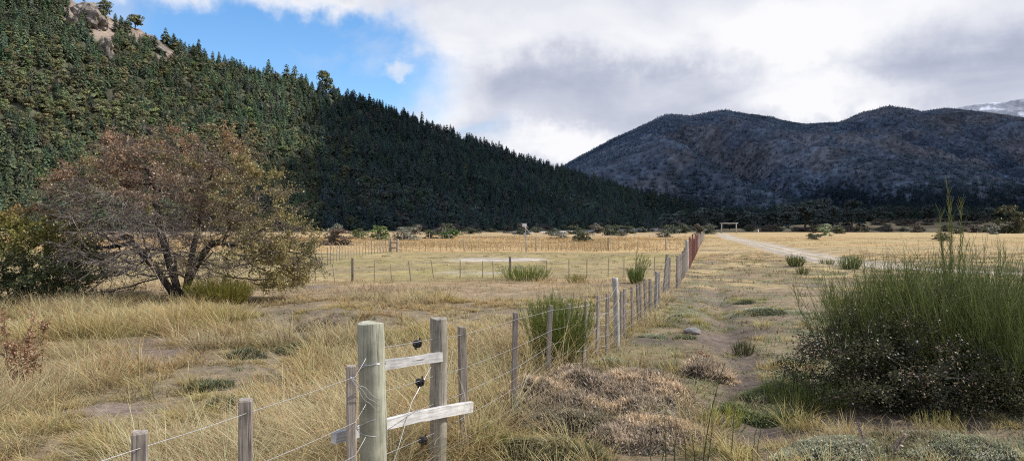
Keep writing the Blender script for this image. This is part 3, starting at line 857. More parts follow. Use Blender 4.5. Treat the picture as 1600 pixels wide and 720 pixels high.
def woody(name, loc, label, cat, att, polys, leaf_fn, barkc, tip=.0045, pexp=2.1, step=.16, kill=.24, twig_n=3, twig_len=(.18, .42), twig_r=.0032, seed=1, droop=0.0, leaf_size=.03, leaf_per=5, infl=1.6, jit=.14, trunk_name='trunk', crown_name='crown', rmin=.012):
    r = np.random.default_rng(seed)
    t = thing(name, label, cat, loc)
    seeds, par = stem_seeds(polys)
    nd, pa = colonize(att, seeds, par, step, infl, kill, 200, jit, 0, r)
    rad, nch = radii(pa, tip, pexp)
    e = np.where(pa >= 0)[0]
    P0 = nd[pa[e]]; P1 = nd[e]; R1 = rad[e]; R0 = np.minimum(rad[pa[e]], R1 * 1.6)
    first = pa[e] == 0; R0[first] = R1[first] * 1.7; P0 = P0.copy(); P0[first, 2] -= .12
    barkc = np.array(barkc)
    thick = R1 > .022
    mb = MB()
    bc = barkc * r.uniform(.75, 1.2, (len(e), 1))
    if thick.any(): mb.add(*tubes(P0[thick], P1[thick] + (P1 - P0)[thick] * .04, R0[thick], R1[thick], bc[thick] * .8, None, 8))
    th = ~thick
    mb.add(*tubes(P0[th], P1[th], R0[th], R1[th], bc[th] * 1.25, None, 4))
    mb.obj(trunk_name, M_BARK, t, True)
    # fine twigs
    sel = e[rad[e] < rmin]
    idx = np.repeat(sel, twig_n)
    n = len(idx)
    d = nd[idx] - nd[pa[idx]]; d /= np.linalg.norm(d, axis=1, keepdims=True)
    d = d + r.normal(0, .65, (n, 3)); d[:, 2] = d[:, 2] * .6 - droop * (1 if np.isscalar(droop) else 0); d /= np.linalg.norm(d, axis=1, keepdims=True)
    L = r.uniform(*twig_len, n)
    b0 = nd[pa[idx]] + (nd[idx] - nd[pa[idx]]) * r.uniform(0, 1, (n, 1))
    m1 = b0 + d * (L * .55)[:, None]; d2 = d + r.normal(0, .3, (n, 3)); d2 /= np.linalg.norm(d2, axis=1, keepdims=True); m2 = m1 + d2 * (L * .5)[:, None]
    mb2 = MB()
    lf, lc, dens, tw = leaf_fn(m1, r)
    tc = tw * r.uniform(.7, 1.25, (n, 1))
    mb2.add(*tubes(np.concatenate([b0, m1]), np.concatenate([m1, m2]), np.r_[np.full(n, twig_r), np.full(n, twig_r * .8)], np.r_[np.full(n, twig_r * .8), np.full(n, twig_r * .4)], np.concatenate([tc, tc])))
    k = r.poisson(leaf_per * dens)
    ii = np.repeat(np.arange(n), k)
    u = r.uniform(0, 1, (len(ii), 1))
    lp = np.where(u < .5, b0[ii] + (m1[ii] - b0[ii]) * u * 2, m1[ii] + (m2[ii] - m1[ii]) * (u * 2 - 1)) + r.normal(0, .03, (len(ii), 3))
    mb2.add(*leaf_quads(lp, leaf_size * r.uniform(.6, 1.3, len(ii)), lc[ii] * r.uniform(.6, 1.4, (len(ii), 1)), .7, .65, None, r))
    mb2.obj(crown_name, M_LEAF, t)
    return t

def ellipsoid_pts(n, c, rad, r, shell=.5, zmin=None):
    out = []
    while len(out) < n:
        p = rand_dirs(n, r) * (r.uniform(0, 1, (n, 1)) ** shell)
        p = p * rad + c
        if zmin is not None: p = p[p[:, 2] > zmin]
        out = p if not len(out) else np.concatenate([out, p])
    return out[:n]

# the big half-bare tree
r1 = np.random.default_rng(5)
tb = (P(281, 17.7), 17.7); tz = ghp(*tb)
att = np.concatenate([
    ellipsoid_pts(2300, np.array([-.15, .0, 1.85]), np.array([3.0, 2.5, 2.25]), r1, .45, .55),
    ellipsoid_pts(520, np.array([2.2, .1, 1.05]), np.array([1.25, 1.2, .9]), r1, .5, .35),
    ellipsoid_pts(560, np.array([-1.7, -.2, 1.0]), np.array([1.3, 1.3, 1.0]), r1, .5, .15),
    ellipsoid_pts(260, np.array([.9, .1, 3.35]), np.array([1.2, 1.0, .75]), r1, .5),
    ellipsoid_pts(240, np.array([-1.0, -.1, 3.45]), np.array([.95, .9, .75]), r1, .5)])
# flatten into loose horizontal tiers
att[:, 2] = np.where(r1.uniform(0, 1, len(att)) < .6, np.round((att[:, 2] + .12 * att[:, 0] * np.sign(att[:, 0]) * 1) / .42) * .42 - .12 * np.abs(att[:, 0]) + r1.normal(0, .05, len(att)), att[:, 2])
att = att[att[:, 2] > .12]
lobes = fbm(att[:, 0] * .9 + 4, att[:, 2] * .9 + att[:, 1] * .5, 3, 66)
att = att[(lobes > .44) | (r1.uniform(0, 1, len(att)) < .16)]
polys = [[(-.05, 0, .22), (-.13, .02, .5), (-.24, .0, .85), (-.36, .05, 1.25), (-.48, 0, 1.7), (-.56, -.02, 2.2), (-.58, .0, 2.7)],
         [(.10, .02, .2), (.15, .05, .5), (.20, .1, .9), (.30, .1, 1.35), (.44, .12, 1.9), (.55, .1, 2.5)],
         [(.14, -.08, .22), (.32, -.15, .6), (.55, -.2, 1.0), (.85, -.2, 1.4)],
         [(-.12, .12, .22), (-.22, .3, .6), (-.35, .5, 1.1)], [(-.14, -.1, .22), (-.34, -.2, .6), (-.62, -.3, 1.0), (-.95, -.35, 1.4)],
         [(.05, .15, .25), (.15, .4, .7), (.3, .6, 1.2)]]
def nire_leaf(p, r):
    n = len(p)
    x, z = p[:, 0], p[:, 2]
    nz = fbm(x * 1.3, z * 1.6 + p[:, 1], 3, 71)
    rust = np.array((.38, .225, .125)); yel = np.array((.33, .275, .11)); ol = np.array((.21, .215, .085)); br = np.array((.29, .21, .145))
    c = np.tile(br, (n, 1))
    c = lerp(c, np.tile(rust, (n, 1)), sstep(2.0, 3.2, z) * sstep(.3, .6, nz))
    c = lerp(c, np.tile(yel, (n, 1)), sstep(.3, 1.8, x - .25 * (z - 2)) * sstep(.25, .5, 1 - nz + .1))
    c = lerp(c, np.tile(ol, (n, 1)), sstep(.55, .68, nz) * .7)
    bare = (1 - sstep(.9, 1.7, np.hypot((x + 1.0) / 1.15, (z - 1.35) / 1.0)))
    dens = np.clip(1.15 - 1.1 * bare, .06, 2) * (.35 + 1.3 * sstep(.35, .6, fbm(x * 2.2, z * 2.5, 2, 73)))
    dens = dens * np.where(z < .8, .25 + .75 * sstep(.5, 1.6, x), 1) * (.06 + 2.0 * sstep(.45, .60, fbm(x * 3.6 + p[:, 1] * 2.3, z * 4.2 - p[:, 1] * 1.7, 2, 75)))
    tw = lerp(np.tile(np.array((.20, .16, .135)), (n, 1)), np.tile(np.array((.34, .295, .275)), (n, 1)), bare)
    return None, c, dens, tw
woody('deciduous_tree', (tb[0], tb[1], tz), 'spreading half bare tree with rusty and yellowing leaves on several dark stems', 'tree', att, polys, nire_leaf,
      (.085, .07, .06), tip=.0058, pexp=1.9, step=.13, kill=.19, twig_n=4, twig_len=(.2, .55), twig_r=.0056, seed=4, droop=.05, leaf_size=.0235, leaf_per=11.0, infl=1.5)

# leafy tree at the frame's edge
r2 = np.random.default_rng(8)
att = np.concatenate([ellipsoid_pts(620, np.array([0, 0, 1.15]), np.array([2.1, 1.7, 1.25]), r2, .45, .12), ellipsoid_pts(160, np.array([1.3, -.2, .75]), np.array([1.0, 1.0, .7]), r2, .5, .1)])
polys = [[(-.05, 0, .2), (-.15, 0, .5), (-.2, 0, .9)], [(.1, 0, .2), (.35, -.1, .45), (.7, -.15, .7)], [(-.2, -.1, .2), (-.6, -.15, .5), (-.9, -.2, .8)]]
def left_leaf(p, r):
    n = len(p); x, z = p[:, 0], p[:, 2]; nz = fbm(x * 1.5, z * 1.9, 3, 81)
    c = lerp(np.tile(np.array((.105, .135, .055)), (n, 1)), np.tile(np.array((.29, .275, .07)), (n, 1)), sstep(.7, 1.8, z + .5 * (nz - .5)) * sstep(.2, .6, nz + .1))
    c = lerp(c, np.tile(np.array((.34, .20, .08)), (n, 1)), sstep(1.75, 2.3, z))
    return None, c, .5 + 1.2 * sstep(.3, .55, nz), np.tile(np.array((.12, .10, .09)), (n, 1))
lt = (P(18, 16.6), 16.6)
woody('leafy_tree', (lt[0], lt[1], ghp(*lt)), 'low dense green and yellow tree beside the half bare tree', 'tree', att, polys, left_leaf, (.07, .06, .05), step=.16, kill=.24, twig_n=4, twig_len=(.15, .4), seed=6, leaf_size=.028, leaf_per=12)

# broom-like shrubs -------------------------------------------------
def broom(name, loc, label, cat, n, H, spread, seed, cols=((.055, .085, .022), (.10, .135, .035)), side=7, base_r=.12, r0=.005, tall=(), vary=.35, group=None, wx=1.0, drybase=True):
    r = np.random.default_rng(seed); t = thing(name, label, cat, loc, 0, group)
    mb = MB(); C0 = np.array(cols[0]) * [2.45, 2.15, 1.95]; C1 = np.array(cols[1]) * [2.7, 2.3, 2.0]; n = int(n * 1.35); r0 = r0 * .8
    a = r.uniform(0, 6.28, n); q = np.sqrt(r.uniform(0, 1, n)); lean = spread * q * r.uniform(.6, 1.15, n)
    L = H * r.uniform(1 - vary, 1.0, n) * (1 - .22 * q ** 2) / np.maximum(np.cos(lean * .75), .4)
    b = np.stack([np.cos(a) * q * base_r * wx, np.sin(a) * q * base_r, np.full(n, -.04)], 1)
    def curve(b, a, lean, L, t):
        th = lean * (1 - .35 * t)
        h = L * t * np.sin(th); return b + np.stack([np.cos(a) * h * wx, np.sin(a) * h, L * t * np.cos(th)], 1)
    K = 5; pts = [curve(b, a, lean, L, k / K) for k in range(K + 1)]
    for k in range(1, K + 1): pts[k] = pts[k] + r.normal(0, .012 * L.mean(), pts[k].shape) * (k / K)
    colr = C0 + (C1 - C0) * r.uniform(0, 1, (n, 1)); dry = np.array((.13, .105, .07))
    for k in range(K):
        w0 = k / K; w1 = (k + 1) / K
        ca = colr * (.75 + .5 * w0) if (k > 0 or not drybase) else np.tile(dry, (n, 1)); cb = colr * (.75 + .5 * w1)
        mb.add(*tubes(pts[k], pts[k + 1], r0 * (1.2 - .8 * w0), r0 * (1.2 - .8 * w1), ca, cb))
    # side shoots, upright and thin
    ii = np.repeat(np.arange(n), side); m = len(ii)
    tt = r.uniform(.25, .98, m); pb = np.zeros((m, 3))
    kf = np.clip((tt * K).astype(int), 0, K - 1); fr = tt * K - kf
    allp = np.stack(pts, 1)
    pb = allp[ii, kf] * (1 - fr[:, None]) + allp[ii, kf + 1] * fr[:, None]
    d = allp[ii, kf + 1] - allp[ii, kf]; d /= np.linalg.norm(d, axis=1, keepdims=True)
    d = d + r.normal(0, .45, (m, 3)); d[:, 2] += .35; d /= np.linalg.norm(d, axis=1, keepdims=True)
    sl = H * r.uniform(.10, .26, m) * (1.15 - .5 * tt)
    p1 = pb + d * (sl * .5)[:, None]; d2 = d + r.normal(0, .12, (m, 3)); d2[:, 2] += .15; d2 /= np.linalg.norm(d2, axis=1, keepdims=True); p2 = p1 + d2 * (sl * .5)[:, None]
    cs = (C0 + (C1 - C0) * r.uniform(0, 1, (m, 1))) * r.uniform(.8, 1.3, (m, 1))
    mb.add(*tubes(pb, p1, r0 * .55, r0 * .45, cs, cs * 1.1)); mb.add(*tubes(p1, p2, r0 * .45, r0 * .2, cs * 1.1, cs * 1.25))
    for (tx, ty, th, lx) in tall:           # single long sprigs above the dome
        for j in range(3):
            K2 = 9; zz = np.linspace(0, 1, K2); hh = th * (1 - .12 * j)
            cx = tx + lx * zz ** 2 + (j - 1) * .05 * zz; pts2 = np.stack([cx + r.normal(0, .008, K2), ty + .05 * (j - 1) * zz, hh * zz], 1)
            c = C1 * .9
            mb.add(*tubes(pts2[:-1], pts2[1:], np.linspace(.006, .003, K2 - 1), np.linspace(.006, .002, K2 - 1), c))
            m2 = 60; u = r.uniform(.45, 1, m2); pbx = np.stack([np.interp(u, zz, pts2[:, k]) for k in range(3)], 1)
            dd = r.normal(0, .3, (m2, 3)); dd[:, 2] = 1; dd /= np.linalg.norm(dd, axis=1, keepdims=True)
            mb.add(*tubes(pbx, pbx + dd * r.uniform(.05, .16, (m2, 1)), .0028, .0012, C1 * r.uniform(.7, 1.3, (m2, 1))))
    mb.obj('stems', M_STEM, t)
    return t

def put(px, d): x = P(px, d); return (x, d, ghp(x, d))

broom('broom_shrub', put(872, 8.9), 'upright green broom shrub growing against the wire fence', 'shrub', 170, .98, .66, 21, ((.062, .098, .024), (.12, .155, .040)), 18, .16, .0042)
broom('broom_shrub', put(822, 24.3), 'low double clump of green broom beyond the fence with grey dead stalks', 'shrub', 150, .62, .85, 22, ((.065, .10, .025), (.12, .16, .04)), 6, .35, .008, wx=1.6)
broom('broom_shrub', put(902, 23.5), 'small yellowish green broom tuft right of the double clump', 'shrub', 60, .34, .8, 23, ((.10, .115, .035), (.16, .165, .05)), 5, .18, .008, wx=1.3)
broom('broom_shrub', put(995, 23.2), 'broom shrub with long sprigs beside the leaning fence post', 'shrub', 110, .62, .62, 24, ((.045, .078, .024), (.085, .12, .035)), 7, .16, .009, tall=((.06, 0, .95, .16), (-.03, 0, 1.0, .08), (.12, 0, .8, .3)))
broom('broom_shrub', put(1243, 33), 'dark green broom tuft beside the dirt track', 'shrub', 90, .62, .7, 25, ((.045, .072, .022), (.08, .105, .032)), 6, .25, .011)
broom('broom_shrub', put(1254, 27.5), 'smaller pale broom tuft in front of the dark one by the track', 'shrub', 60, .36, .8, 26, ((.075, .085, .035), (.12, .13, .05)), 5, .15, .009)
broom('broom_shrub', put(1292, 36), 'grey green tuft at the near edge of the dirt track', 'shrub', 60, .34, .9, 27, ((.085, .10, .05), (.13, .15, .07)), 5, .25, .011)
broom('broom_shrub', put(1328, 31), 'green broom peeking out left of the big dark shrub', 'shrub', 110, .72, .75, 28, ((.055, .085, .024), (.09, .125, .036)), 6, .3, .010)
broom('broom_shrub', put(346, 16.6), 'bright yellow green bush at the foot of the half bare tree', 'shrub', 420, .66, 1.0, 29, ((.085, .10, .026), (.155, .16, .045)), 9, .3, .007, wx=1.35, drybase=False)
broom('broom_shrub', put(12, 11.8), 'short green tuft at the left edge of the dry grass', 'shrub', 60, .26, .7, 30, ((.13, .15, .03), (.2, .2, .05)), 5, .16, .006)
broom('broom_shrub', put(758, 5.75), 'fresh green grass tussock at the foot of the fence right of the rails', 'tussock', 90, .24, .7, 31, ((.075, .11, .022), (.14, .18, .04)), 4, .14, .004, drybase=False)
broom('broom_shrub', put(1130, 6.5), 'bright green grass clump on the left side of the soil path', 'tussock', 70, .24, .8, 32, ((.10, .13, .03), (.2, .22, .06)), 4, .16, .004, drybase=False)
broom('broom_shrub', put(1163, 10.6), 'small dark twiggy tuft on the far bend of the soil path', 'shrub', 60, .28, .75, 33, ((.05, .06, .03), (.09, .10, .05)), 6, .10, .005)

broom('grass_tussock', put(1262, 7.0), 'tall dark green grass at the left foot of the dark shrub', 'tussock', 150, .42, .75, 34, ((.045, .07, .018), (.08, .11, .03)), 3, .3, .004, drybase=False)
broom('grass_tussock', put(1470, 6.05), 'yellow green tussock before the dark shrub near the bottom edge', 'tussock', 70, .26, .8, 35, ((.09, .10, .03), (.17, .17, .06)), 3, .12, .004, drybase=False)
# big shrub on the right: two broom masses around a dark small-leaved bush
r3 = np.random.default_rng(12)
broom('broom_shrub', put(1450, 7.8), 'middle feathery broom between the tall sprig and the left broom mass', 'shrub', 240, 1.52, .7, 44, ((.050, .075, .024), (.095, .120, .040)), 18, .3, .0042, wx=1.2)
broom('broom_shrub', put(1405, 7.5), 'tall feathery broom rising behind the left side of the dark shrub', 'shrub', 260, 1.50, .72, 41, ((.050, .075, .024), (.095, .120, .040)), 20, .25, .0042, wx=1.3)
broom('broom_shrub', put(1560, 7.3), 'largest feathery broom filling the right edge of the picture', 'shrub', 400, 1.62, .85, 42, ((.046, .072, .026), (.090, .115, .040)), 22, .4, .0042, wx=1.25)
broom('broom_shrub', put(1488, 8.3), 'single tall broom sprig towering over the dark shrub', 'shrub', 40, 1.5, .2, 43, ((.06, .08, .03), (.10, .125, .045)), 10, .12, .005, tall=((0, 0, 2.3, -.04), (.05, .0, 2.05, .08), (-.06, 0, 1.95, -.06)))
att = np.concatenate([ellipsoid_pts(620, np.array([-.15, 0, .43]), np.array([1.12, .85, .57]), r3, .42, .03), ellipsoid_pts(260, np.array([1.0, .1, .36]), np.array([1.1, .8, .44]), r3, .45, .03),
                      ellipsoid_pts(70, np.array([.15, .1, .85]), np.array([.55, .45, .32]), r3, .5)])
polys = [[(.0, 0, .12), (-.1, 0, .3)], [(.2, 0, .12), (.5, 0, .3), (.9, .05, .4)], [(-.2, -.1, .12), (-.5, -.1, .3)], [(0, .2, .2), (.1, .3, .45)]]
def berry_leaf(p, r):
    n = len(p); x, z = p[:, 0], p[:, 2]; nz = fbm(x * 3, z * 3 + p[:, 1] * 2, 3, 83)
    c = np.tile(np.array((.060, .072, .034)), (n, 1))
    c = lerp(c, np.tile(np.array((.13, .135, .06)), (n, 1)), sstep(.42, .66, nz))
    c = lerp(c, np.tile(np.array((.40, .30, .21)), (n, 1)), (r.uniform(0, 1, n) < .06 + .16 * sstep(.5, .62, fbm(x * 1.7 + 9, z * 2.2, 2, 85))) * 1.0)
    return None, c, .6 + .9 * sstep(.3, .6, nz), np.tile(np.array((.07, .055, .045)), (n, 1))
woody('thorny_shrub', put(1425, 7.1), 'large dark small leaved thorny shrub at the right of the path', 'shrub', att, polys, berry_leaf, (.06, .05, .042), tip=.003, pexp=2.2, step=.09, kill=.13, twig_n=6,
      twig_len=(.10, .26), twig_r=.0022, seed=14, leaf_size=.0125, leaf_per=9, infl=.9, trunk_name='branches', crown_name='leaves', rmin=.02)

# distant bushes
BUSH = [broadleaf(600 + k, 30, 44, .60, (1, 1, 1), .04, .05, False, True) for k in range(4)]
def bush(px, d, w, h, col, label, k=0, group=None, name='bush'):
    key = ('bush', k, tuple(col))
    if key not in PM:
        b = MB(); src = BUSH[k]
        b.add(np.concatenate(src.V), [np.concatenate(f) for f in src.F.values() if f], np.concatenate(src.C) * np.array(col)); PM[key] = b.mesh('bush'); PM[key].materials.append(M_LEAF)
    o = link(name, PM[key]); x = P(px, d); o.location = (x, d, ghp(x, d) - .08 * h)
    o.scale = (w * .95, w * .95, h * 1.25); o.rotation_euler = (0, 0, px * 1.3)
    tag(o, label, 'bush', group)
GR = (.17, .22, .065); DK = (.085, .10, .055); GY = (.20, .205, .155); BRN = (.15, .11, .08); PG = (.27, .32, .17); BR2 = (.14, .12, .09)
bush(527, 72, 2.9, 1.55, BRN, 'brown heap shaped thorn bush at the left end of the far fence', 0)
bush(524, 115, 2.8, 2.2, GY, 'grey green bush beyond the brown heap shaped bush', 1)
bush(560, 108, 2.6, 1.5, (.12, .14, .05), 'yellowish bush left of the bright green one below the hill', 2)
bush(591, 100, 3.0, 1.8, GR, 'bright green bush behind the dark gate posts', 3)
bush(635, 100, 3.6, 1.7, GY, 'wide grey bush right of the dark gate posts', 0)
bush(672, 112, 2.6, 1.3, (.09, .11, .05), 'low dull green bush beside the wide grey bush', 1)
bush(703, 112, 3.4, 1.5, (.085, .14, .04), 'fresh green bush left of the white mast', 2)
bush(912, 88, 2.5, 1.3, DK, 'dark rounded bush standing in the orange grass', 3)
bush(873, 110, 3.2, 1.0, GY, 'low grey bush left of the dark rounded bush', 1)
bush(972, 150, 2.0, 1.2, BR2, 'small brown bush between the dark and the grey bush', 2)
bush(1037, 128, 2.8, 1.3, (.15, .16, .11), 'pale grey rounded bush near the end of the long fence', 0)
bush(1288, 150, 3.3, 2.4, PG, 'pale green rounded bush at the edge of the right hand field', 1)
bush(1270, 105, 1.9, 1.0, DK, 'small dark bush in the open field below the pale green one', 2)
bush(1310, 200, 3.4, 2.0, (.10, .11, .05), 'dull green bush just right of the pale green bush', 3)
bush(1470, 95, 2.2, 1.0, (.14, .13, .06), 'low yellowish bush in the field behind the tall sprig', 3)
bush(1578, 210, 9.0, 7.6, (.075, .075, .038), 'big dark rounded tree sized bush at the right edge of the valley', 0)
bush(1553, 170, 3.2, 2.0, GY, 'grey bush at the foot of the big dark one', 1)
bush(1500, 180, 4.0, 1.7, BR2, 'brown low bush left of the big dark one', 2)
rb = np.random.default_rng(44)
for k in range(46):
    px = rb.uniform(640, 1110); d = rb.uniform(150, 330)
    bush(px, d, rb.uniform(3, 5.5), rb.uniform(1.4, 2.8), [DK, BR2, (.075, .085, .05), (.11, .10, .085)][k % 4], 'low dark bush in the belt along the foot of the wooded hill', k % 4, 'bushes along the foot of the hill')
for k in range(56):
    px = rb.uniform(1150, 1640); d = rb.uniform(245, 330)
    bush(px, d, rb.uniform(3.5, 7), rb.uniform(1.6, 3.0), [BR2, (.085, .075, .045), DK, (.12, .095, .075)][k % 4], 'brownish shrub in the row across the far side of the right hand field', k % 4, 'shrub row beyond the right hand field')
for k in range(24):
    px = rb.uniform(1370, 1640); d = rb.uniform(430, 540)
    bush(px, d, rb.uniform(6, 12), rb.uniform(1.6, 2.8), [BR2, (.10, .08, .06)][k % 2], 'flat brown shrub on the low terrace below the woods', k % 4, 'shrubs on the low terrace')

# ------------------------------------------------------------------ fences
def post_square(parent, x, y, h, w, mat, lean=(0, 0), rz=.32, name='post', base=None, label=None):
    """sawn post with slightly chamfered, uneven top; local Z up"""
    r = np.random.default_rng(int(abs(x * 1000 + y * 77)) + 5)
    z0 = ghp(x, y) if base is None else base
    zz = np.array([-.15, .0, h * .3, h * .65, h - .006, h]); prof = []
    for k, z in enumerate(zz):
        s = w / 2 * (1 - .04 * k / 5) * (.88 if k == 5 else 1)
        ch = .16 * s
        c = np.array([[s, -s + ch], [s, s - ch], [s - ch, s], [-s + ch, s], [-s, s - ch], [-s, -s + ch], [-s + ch, -s], [s - ch, -s]])
        c = c + r.normal(0, w * .012, c.shape)
        prof.append(np.column_stack([c, np.full(8, z) + (c[:, 0] * r.normal(0, .15) if k >= 4 else 0)]))
    V = np.concatenate(prof); i = np.arange(8); j = (i + 1) % 8
    q = np.concatenate([np.stack([i, j, j + 8, i + 8], 1) + 8 * k for k in range(5)])
    V = np.concatenate([V, [[0, 0, zz[-1]]]]); f3 = np.stack([i + 40, j + 40, np.full(8, 48)], 1)
    me = mesh_np(name, V, [q, f3], np.full((len(V), 3), .5), False)
    o = link(name, me, mat, parent); o.location = (x, y, z0); o.rotation_euler = (lean[1], lean[0], rz)
    if label: o['label'] = label
    return o

def post_round(parent, x, y, h, rad, mat, seed=0, name='post', lean=(0, 0), knob=.05, z0=None, notch=None, label=None):
    r = np.random.default_rng(seed); S = 20; K = 26
    z0 = ghp(x, y) if z0 is None else z0
    an = np.arange(S) * 2 * math.pi / S
    rows = []
    lob = sum(r.normal(0, .03 / (k), 1)[0] * np.cos(k * an + r.uniform(0, 6.28)) for k in range(2, 7))
    for k in range(K + 1):
        z = -.2 + (h + .2) * k / K
        rr = rad * (1 + lob + knob * (vnoise(np.cos(an) * 1.5 + 9, np.sin(an) * 1.5 + z * 4, seed) - .5) + .04 * (1 - k / K))
        if k == K: rr = rr * .97
        cx = .012 * math.sin(z * 3 + seed); rows.append(np.column_stack([cx + rr * np.cos(an), rr * np.sin(an), np.full(S, z)]))
    rows[-1][:, 2] += .004 * np.sin(an * 2 + seed)
    for sc in (.93, .5): rows.append(np.column_stack([rows[K][:, 0] * sc, rows[K][:, 1] * sc, rows[K][:, 2] + .004]))
    V = np.concatenate(rows + [[[0, 0, h + .003]]]); i = np.arange(S); j = (i + 1) % S
    q = np.concatenate([np.stack([i, j, j + S, i + S], 1) + S * k for k in range(K + 2)])
    f3 = np.stack([i + S * (K + 2), j + S * (K + 2), np.full(S, S * (K + 3))], 1)
    o = link(name, mesh_np(name, V, [q, f3], np.full((len(V), 3), .5), True), mat, parent); o.location = (x, y, z0); o.rotation_euler = (lean[1], lean[0], seed)
    try:
        o.data.set_sharp_from_angle(angle=.7)
    except Exception: pass
    if label: o['label'] = label
    return o

def wires(parent, pts_list, rad=.0018, mat=None, sag=.004):
    for pts in pts_list:
        pts = np.array(pts); out = []
        for a, b in zip(pts[:-1], pts[1:]):
            for u in (0, .5):
                p = a + (b - a) * u; p[2] -= sag * (1 if u else 0); out.append(p)
        out.append(pts[-1])
        mb = MB(); mb.add(*polytube(out, rad, 5)); mb.obj('wire', mat or M_WIRE, parent, True)

main = thing('wire_fence', 'long post and wire fence running from the bottom edge to the timber gateway', 'fence')
# (photo column, depth, height above ground, width, kind, sideways lean)
MP = [(218, 2.72, 1.0, .056, 's', 0), (380, 3.23, 1.0, .060, 's', .01), (549, 4.0, 1.0, .054, 's', 0),
      (725.5, 5.5, 1.01, .056, 's', -.02), (802, 6.5, 1.0, .045, 's', .02), (855, 8.15, .90, .046, 's', .045), (884, 8.75, .86, .040, 's', .05), (911, 8.85, .90, .040, 's', .05),
      (933, 9.95, .83, .042, 's', .035), (948, 10.05, .86, .042, 's', .03), (963, 10.65, 1.0, .085, 'r', .02), (970, 11.1, .80, .035, 's', .02), (976, 11.7, .76, .04, 's', 0),
      (988.5, 12.3, .74, .04, 's', -.01), (998, 13.1, .75, .04, 's', -.03), (1003, 13.4, .78, .035, 's', -.05), (1009, 14.1, .74, .05, 's', -.02), (1016, 14.9, .72, .05, 's', 0),
      (1024.5, 15.6, .80, .075, 'r', .02), (1029, 16.3, .74, .04, 's', .02), (1037, 18.4, 1.06, .06, 's', .10), (1041, 19.3, .92, .06, 's', .06), (1045, 20.3, .9, .05, 's', .04)]
r4 = np.random.default_rng(61)
Y = 21.2
while Y < 28.5:
    X = np.interp(Y, FY, FX); MP.append((800 + X / Y * F, Y, r4.uniform(.85, 1.05), r4.uniform(.045, .07), 's', r4.normal(.03, .02))); Y += r4.uniform(.75, 1.05)
MP.append((800 + np.interp(28.8, FY, FX) / 28.8 * F, 28.8, 1.25, .13, 'p', 0)); Y = 29.6
while Y < 47:
    X = np.interp(Y, FY, FX); MP.append((800 + X / Y * F, Y, r4.uniform(.9, 1.4), r4.uniform(.06, .10), 'red', r4.normal(0, .04))); Y += r4.uniform(.9, 1.6)
while Y < 120:
    X = np.interp(Y, FY, FX); MP.append((800 + X / Y * F, Y, r4.uniform(.9, 1.3), r4.uniform(.07, .12), 's' if Y > 55 else 'red', r4.normal(0, .03))); Y += r4.uniform(1.6, 2.8) * (Y / 50) ** 1.2
tops = []
for k, (px, d, h, w, kd, ln) in enumerate(MP):
    x = P(px, d); z0 = ghp(x, d)
    if k < 8: z0 = 0.0 * z0 if False else (Z({218: 673, 380: 623, 549: 572, 725.5: 510, 802: 488, 855: 477, 884: 474, 911: 470}[px], d) - h)
    if kd in ('s', 'red'):
        post_square(main, x, d, h, w, M_RED if kd == 'red' else M_POST, (ln, r4.normal(0, .01)), .32 + r4.normal(0, .08), base=z0, label='rusty red post' if kd == 'red' else None)
    else:
        post_round(main, x, d, h, w / 2, M_PALE, k, lean=(ln, 0), z0=z0, label='thick pale round post')
    tops.append((x, d, z0, h, ln))
# strainer pair with rails
brace = thing('fence_strainer', 'pair of thick round posts joined by two bleached rails in the near fence line', 'fence brace')
s1 = (P(580, 4.2), 4.2); s2 = (P(684, 5.12), 5.12)
z1 = Z(505, 4.2) - 1.2; z2 = Z(496, 5.12) - 1.13
post_round(brace, s1[0], s1[1], 1.2, .0755, M_RPOST, 3, z0=z1, knob=.10, label='thicker greenish grey round post')
post_round(brace, s2[0], s2[1], 1.13, .060, M_RPOST2, 5, z0=z2, knob=.28, lean=(.025, 0), label='thinner split grey round post')
def rail(parent, A, B, hh, tt, bend=0.0, seed=1):
    A = np.array(A); B = np.array(B); L = np.linalg.norm(B - A); K = 12; r = np.random.default_rng(seed)
    rows = []
    for k in range(K + 1):
        s = k / K; w = hh / 2 * (1 + .10 * math.sin(5 * s + seed) + r.normal(0, .02)); t = tt / 2
        off = bend * math.sin(math.pi * s)
        c = np.array([[-t, -w], [-t * .6, -w * 1.04], [t * .6, -w * 1.04], [t, -w * .9], [t, w * .9], [t * .6, w * 1.04], [-t * .6, w * 1.04], [-t, w]])
        rows.append(np.column_stack([c[:, 0], c[:, 1] + off, np.full(8, s * L)]))
    V = np.concatenate(rows + [[[0, 0, 0]], [[0, 0, L]]]); i = np.arange(8); j = (i + 1) % 8
    q = np.concatenate([np.stack([i, j, j + 8, i + 8], 1) + 8 * k for k in range(K)])
    f3 = np.concatenate([np.stack([j, i, np.full(8, len(V) - 2)], 1), np.stack([i + 8 * K, j + 8 * K, np.full(8, len(V) - 1)], 1)])
    o = link('rail', mesh_np('rail', V, [q, f3], np.full((len(V), 3), .5)), M_RAIL, parent)
    zax = (B - A) / L; yax = np.array([0, 0, 1.]) - zax * zax[2]; yax /= np.linalg.norm(yax); xax = np.cross(yax, zax)
    o.matrix_local = Matrix([[*np.array([xax[k], yax[k], zax[k]]), A[k]] for k in range(3)] + [[0, 0, 0, 1]])
    return o
rail(brace, (P(578, 4.31), 4.31, Z(573, 4.31)), (P(689, 5.055), 5.055, Z(557, 5.055)), .060, .04, 0, 2)
rail(brace, (P(521, 4.17), 4.17, Z(684, 4.17)), (P(736, 5.33), 5.33, Z(635, 5.33)), .068, .04, .014, 4)
